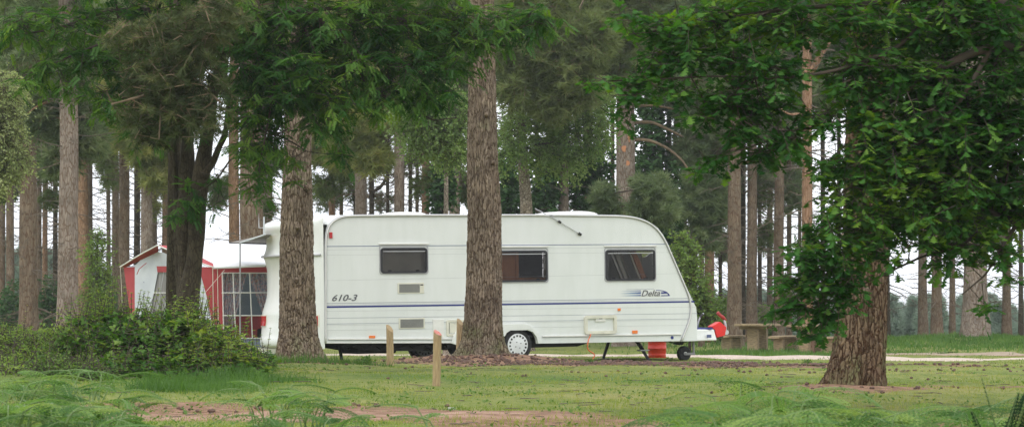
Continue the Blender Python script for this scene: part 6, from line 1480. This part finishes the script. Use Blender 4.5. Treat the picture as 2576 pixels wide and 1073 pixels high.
# ---------------- grass, cones, litter
def blades(n, region, hmin, hmax, wdt, seed, dens=None):
    rng = np.random.default_rng(seed); (x0, x1), (y0, y1) = region
    y = y0*(y1/y0)**rng.random(n) if y0 > 0 else rng.uniform(y0, y1, n); fr = rng.uniform(x0, x1, n); x = fr*y
    if dens is not None:
        k = dens(x, y) > rng.random(n); x, y = x[k], y[k]; n = len(x)
    z = gz(x, y); h = rng.uniform(hmin, hmax, n)*(.45+1.1*vnoise(x*2.2+90, y*1.5+90)**1.3); a = rng.uniform(0, 6.28, n); w_ = wdt*(y/25)**.6
    c = np.stack([np.cos(a), np.sin(a), 0*a], 1); ln = rng.normal(size=(n, 2))*.35
    p = np.stack([x, y, z-.004], 1); V = np.stack([p-c*w_[:, None], p+c*w_[:, None], p+np.stack([ln[:, 0]*h, ln[:, 1]*h, h], 1)], 1).reshape(-1, 3)
    r = .65*vnoise(x*.8+40, y*.8+40, 4)+.35*rng.random(n)
    return V, np.arange(3*n).reshape(-1, 3), np.repeat(r, 3)
def cover(x, y):
    d = np.ones_like(x)
    for a in [(-2.3, 21.4, 1.5, 1.3), (-.6, 21.1, 1.4, 1.0), (-3.8, 23, 1.6, .8), (-.6, 43.6, 1.4, 1.4), (.7, 42.4, 2.2, 1.6), (2.8, 42.2, 2.4, 1.4), (4.6, 40.8, 2.4, 1.0), (3.55, 26.4, .8, .8), (2.1, 19, 1.4, .6)]:
        d = np.minimum(d, .12+.88*sstep(.7, 1.25, np.sqrt(((x-a[0])/a[2])**2+((y-a[1])/a[3])**2)+.5*(vnoise(x*2+9, y*2+9)-.5)))
    tr = np.interp(x, [-14, -6, 1, 3, 5, 6.4, 9, 14, 22], [66, 63, 60, 57.8, 55, 52.6, 51, 50.6, 51.5]); d = np.where(np.abs(y-tr) < 1.7, .03, d); d = np.where((x > 8.5) & (y > 61.2) & (y < 66.5), .05, d)
    return d*(.45+.75*vnoise(x*.9, y*.9, 7))
V, T, A = blades(230000, ((-.26, .26), (13.5, 75)), .012, .038, .0042, 1, cover)
tag(leafobj('turf_grass', (V, T, A), M['grass'], None, [0, 0, 0]), 'short yellowish green turf around the caravan', 'grass', kind='stuff')
def lushd(x, y):
    d = np.zeros_like(x)
    for a in [(-3.7, 27.6, 1.3, 1.7), (-2.9, 29.3, .7, .9), (-5.2, 27.5, .8, 1.2), (-3.2, 38.8, 1.4, .6)]:
        d = np.maximum(d, 1-sstep(.6, 1.1, np.sqrt(((x-a[0])/a[2])**2+((y-a[1])/a[3])**2)+.4*(vnoise(x*2+9, y*2+9)-.5)))
    return d*sstep(-.150, -.128, x/y+.012*(vnoise(x*6, y*6)-.5))
V, T, A = blades(160000, ((-.26, .02), (22, 42)), .05, .17, .006, 2, lushd)
tag(leafobj('long_grass', (V, T, A), M['lushgrass'], None, [0, 0, 0]), 'longer bright green grass at the foot of the bramble bush', 'grass', kind='stuff')
def mound(x, y):
    return np.maximum(np.maximum(.8*(y > 57)*(y < 66)*(x > 4)*(x < 8)*vnoise(x*.7, y*.7, 3), np.exp(-((x-15)**2/40+(y-84)**2/60))), np.exp(-((x-7.5)**2/5+(y-67)**2/5)))
V, T, A = blades(110000, ((.02, .24), (56, 96)), .06, .17, .010, 3, mound)
tag(leafobj('rough_grass', (V, T, A), M['lushgrass'], None, [0, 0, 0]), 'rough grass on the far mound and round the picnic tables', 'grass', kind='stuff')
# low plants in the turf
rng_ = np.random.default_rng(71); P = []; D = []; Sz = []
for _ in range(520):
    y = 16*(58/16)**rng_.random(); x = rng_.uniform(-.2, .22)*y; big = rng_.random()**2; n = int(6+14*big); z = gz1(x, y)
    for k in range(n):
        a = rng_.uniform(0, 6.28); P.append([x+rng_.normal()*.03*(1+3*big), y+rng_.normal()*.05*(1+3*big), z+rng_.uniform(0, .02+.03*big)]); D.append([math.cos(a), math.sin(a), rng_.uniform(.1, .9)]); Sz.append(rng_.uniform(.018, .04)*(1+.5*big))
V, T, A = instances(SIMPLE, np.array(P), np.array(D), np.array(Sz), rng_, .7)
tag(leafobj('ground_plants', (V, T, A), M['weed'], None, [0, 0, 0]), 'small dark green plants scattered through the turf', 'ground plants', kind='stuff')
# pine cones
rng_ = np.random.default_rng(61); P = []
for n, cx_, cy_, rx_, ry_ in ((230, -.3, 42.6, 1.6, 1.5), (300, 1.6, 42.0, 2.4, 1.5), (260, 3.6, 42.2, 2.2, 1.3), (230, 4.9, 40.6, 2.2, .8), (40, -3.3, 38.8, .9, .5), (26, -2.6, 22.6, 1.6, .5), (60, 2, 36, 4, 3), (40, 6, 37, 2.4, .6), (20, 3.6, 26, .9, .6), (30, 8.5, 37, 2, .6)):
    for _ in range(n): P.append((cx_+rng_.normal()*rx_*.6, cy_+rng_.normal()*ry_*.55))
mb = MB(); A8 = np.arange(7)*2*math.pi/7
for x, y in P:
    r = rng_.uniform(.012, .024)*(1.2 if y > 40 else .9); z = gz1(x, y); el = rng_.uniform(1.1, 1.7); az = rng_.uniform(0, 3.1); ca, sa = math.cos(az), math.sin(az); pts = []
    for k, (u_, q) in enumerate(((-1, .35), (-.4, 1), (.4, .85), (1, .2))):
        for j, a in enumerate(A8):
            rr = r*q*(1+.3*((j+k) % 2)); lx = u_*r*el; ly = rr*math.cos(a); pts.append([x+lx*ca-ly*sa, y+lx*sa+ly*ca, z+r*.7+rr*math.sin(a)*.8])
    I = np.arange(28).reshape(4, 7); mb.add(pts, np.stack([I[:-1], np.roll(I[:-1], -1, 1), np.roll(I[1:], -1, 1), I[1:]], -1).reshape(-1, 4), I[:1, ::-1], I[-1:])
cn = mb.build('pine_cones', M['cone']); tag(cn, 'brown fallen pine cones strewn over the bare earth before the caravan', 'pine cones', kind='stuff')
rng_ = np.random.default_rng(62); P4 = []; R4 = []
for _ in range(900):
    if rng_.random() < .6: x, y = rng_.choice([-.5, 1.5, 3.4, 4.9, -3.2])+rng_.normal()*1.2, 42+rng_.normal()*1.6
    else: y = 18*(55/18)**rng_.random(); x = rng_.uniform(-.2, .22)*y
    a = rng_.uniform(0, 3.14); l = rng_.uniform(.04, .22); t = np.linspace(-.5, .5, 4)[:, None]; xy = np.array([[x, y]])+t*l*np.array([[math.cos(a), math.sin(a)]])+rng_.normal(size=(4, 2))*.008
    P4.append(np.column_stack([xy, gz(xy[:, 0], xy[:, 1])+.012+rng_.random()*.01])); R4.append([.004, .005, .004, .002])
V, Q = tubes(np.array(P4), np.array(R4), 3); tl = link('fallen_twigs', mesh_np('fallen_twigs', V, [Q], None), M['twig_pale']); tag(tl, 'thin fallen twigs lying on the turf and bare earth', 'twigs', kind='stuff')
# pale stone
p = gp(1135, 22.5); mb = MB(); u_ = np.arange(9)*2*math.pi/9
V = [[p[0]+.035*q*math.cos(a)*(1+.2*math.sin(3*a)), p[1]+.02*q*math.sin(a), p[2]+h] for q, h in ((1, -.005), (1, .008), (.6, .018)) for a in u_]
I = np.arange(27).reshape(3, 9); st = MB().add(np.array(V)-p, np.stack([I[:-1], np.roll(I[:-1], -1, 1), np.roll(I[1:], -1, 1), I[1:]], -1).reshape(-1, 4), I[-1:]).build('stone', M['pale_litter']); st.location = p
tag(st, 'pale flat stone on the turf above the bare earth patch', 'stone')

# ---------------- far conifers and far hill (one mass)
rng_ = np.random.default_rng(99); P = []; D = []; Sz = []; mb = MB()
def far_tree(x, y, h, r):
    z0 = gz1(x, y); n = int(150+30*h); t = rng_.random(n)**.7; a = rng_.uniform(0, 6.28, n); lay = .8+.35*np.sin(t*h*3.0); q = r*(1-t)**.8*lay*rng_.uniform(.5, 1, n)
    P.append(np.stack([x+q*np.cos(a), y+q*np.sin(a), z0+.12*h+t*h*.88], 1)); D.append(np.stack([np.cos(a)*.8, np.sin(a)*.8, np.full(n, .5)], 1)); Sz.append(np.full(n, .55+.03*h)*(1-.4*t))
    mb.tube([[x, y, z0-.3], [x, y, z0+h*.95]], [.12, .03], 5)
for i in range(430):
    y = rng_.uniform(150, 330); fx = rng_.uniform(-.24, .24); x = fx*y
    px = CX+fx*F; topy = np.interp(px, [-200, 0, 250, 420, 700, 1200, 1750, 2000, 2250, 2700], [600, 615, 655, 700, 690, 700, 720, 730, 752, 750])+rng_.uniform(-14, 26)+(y-150)*.06
    zt = H+(HY-topy)/(F/y); h = zt-gz1(x, y); 
    if h > 2: far_tree(x, y, h, rng_.uniform(.16, .24)*h)
P = np.concatenate(P); D = np.concatenate(D); Sz = np.concatenate(Sz)
V, T, A = instances(TUFT_FAR, P, D, Sz, rng_, .5)
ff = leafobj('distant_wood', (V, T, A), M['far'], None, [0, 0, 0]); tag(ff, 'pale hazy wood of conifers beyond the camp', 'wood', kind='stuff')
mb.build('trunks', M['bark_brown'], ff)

# ---------------- air
m, nt, out = newmat('haze_air'); pv = N(nt, 'ShaderNodeVolumePrincipled'); pv.inputs['Color'].default_value = (.93, .96, 1, 1); pv.inputs['Density'].default_value = .0004; pv.inputs['Anisotropy'].default_value = .2
nt.links.new(pv.outputs[0], out.inputs['Volume'])
if True:
    hz = MB().box(-1000, 1000, -70, 1600, -9.5, 24).build('haze', m); tag(hz, 'thin pale air over the whole place', 'haze', kind='stuff')
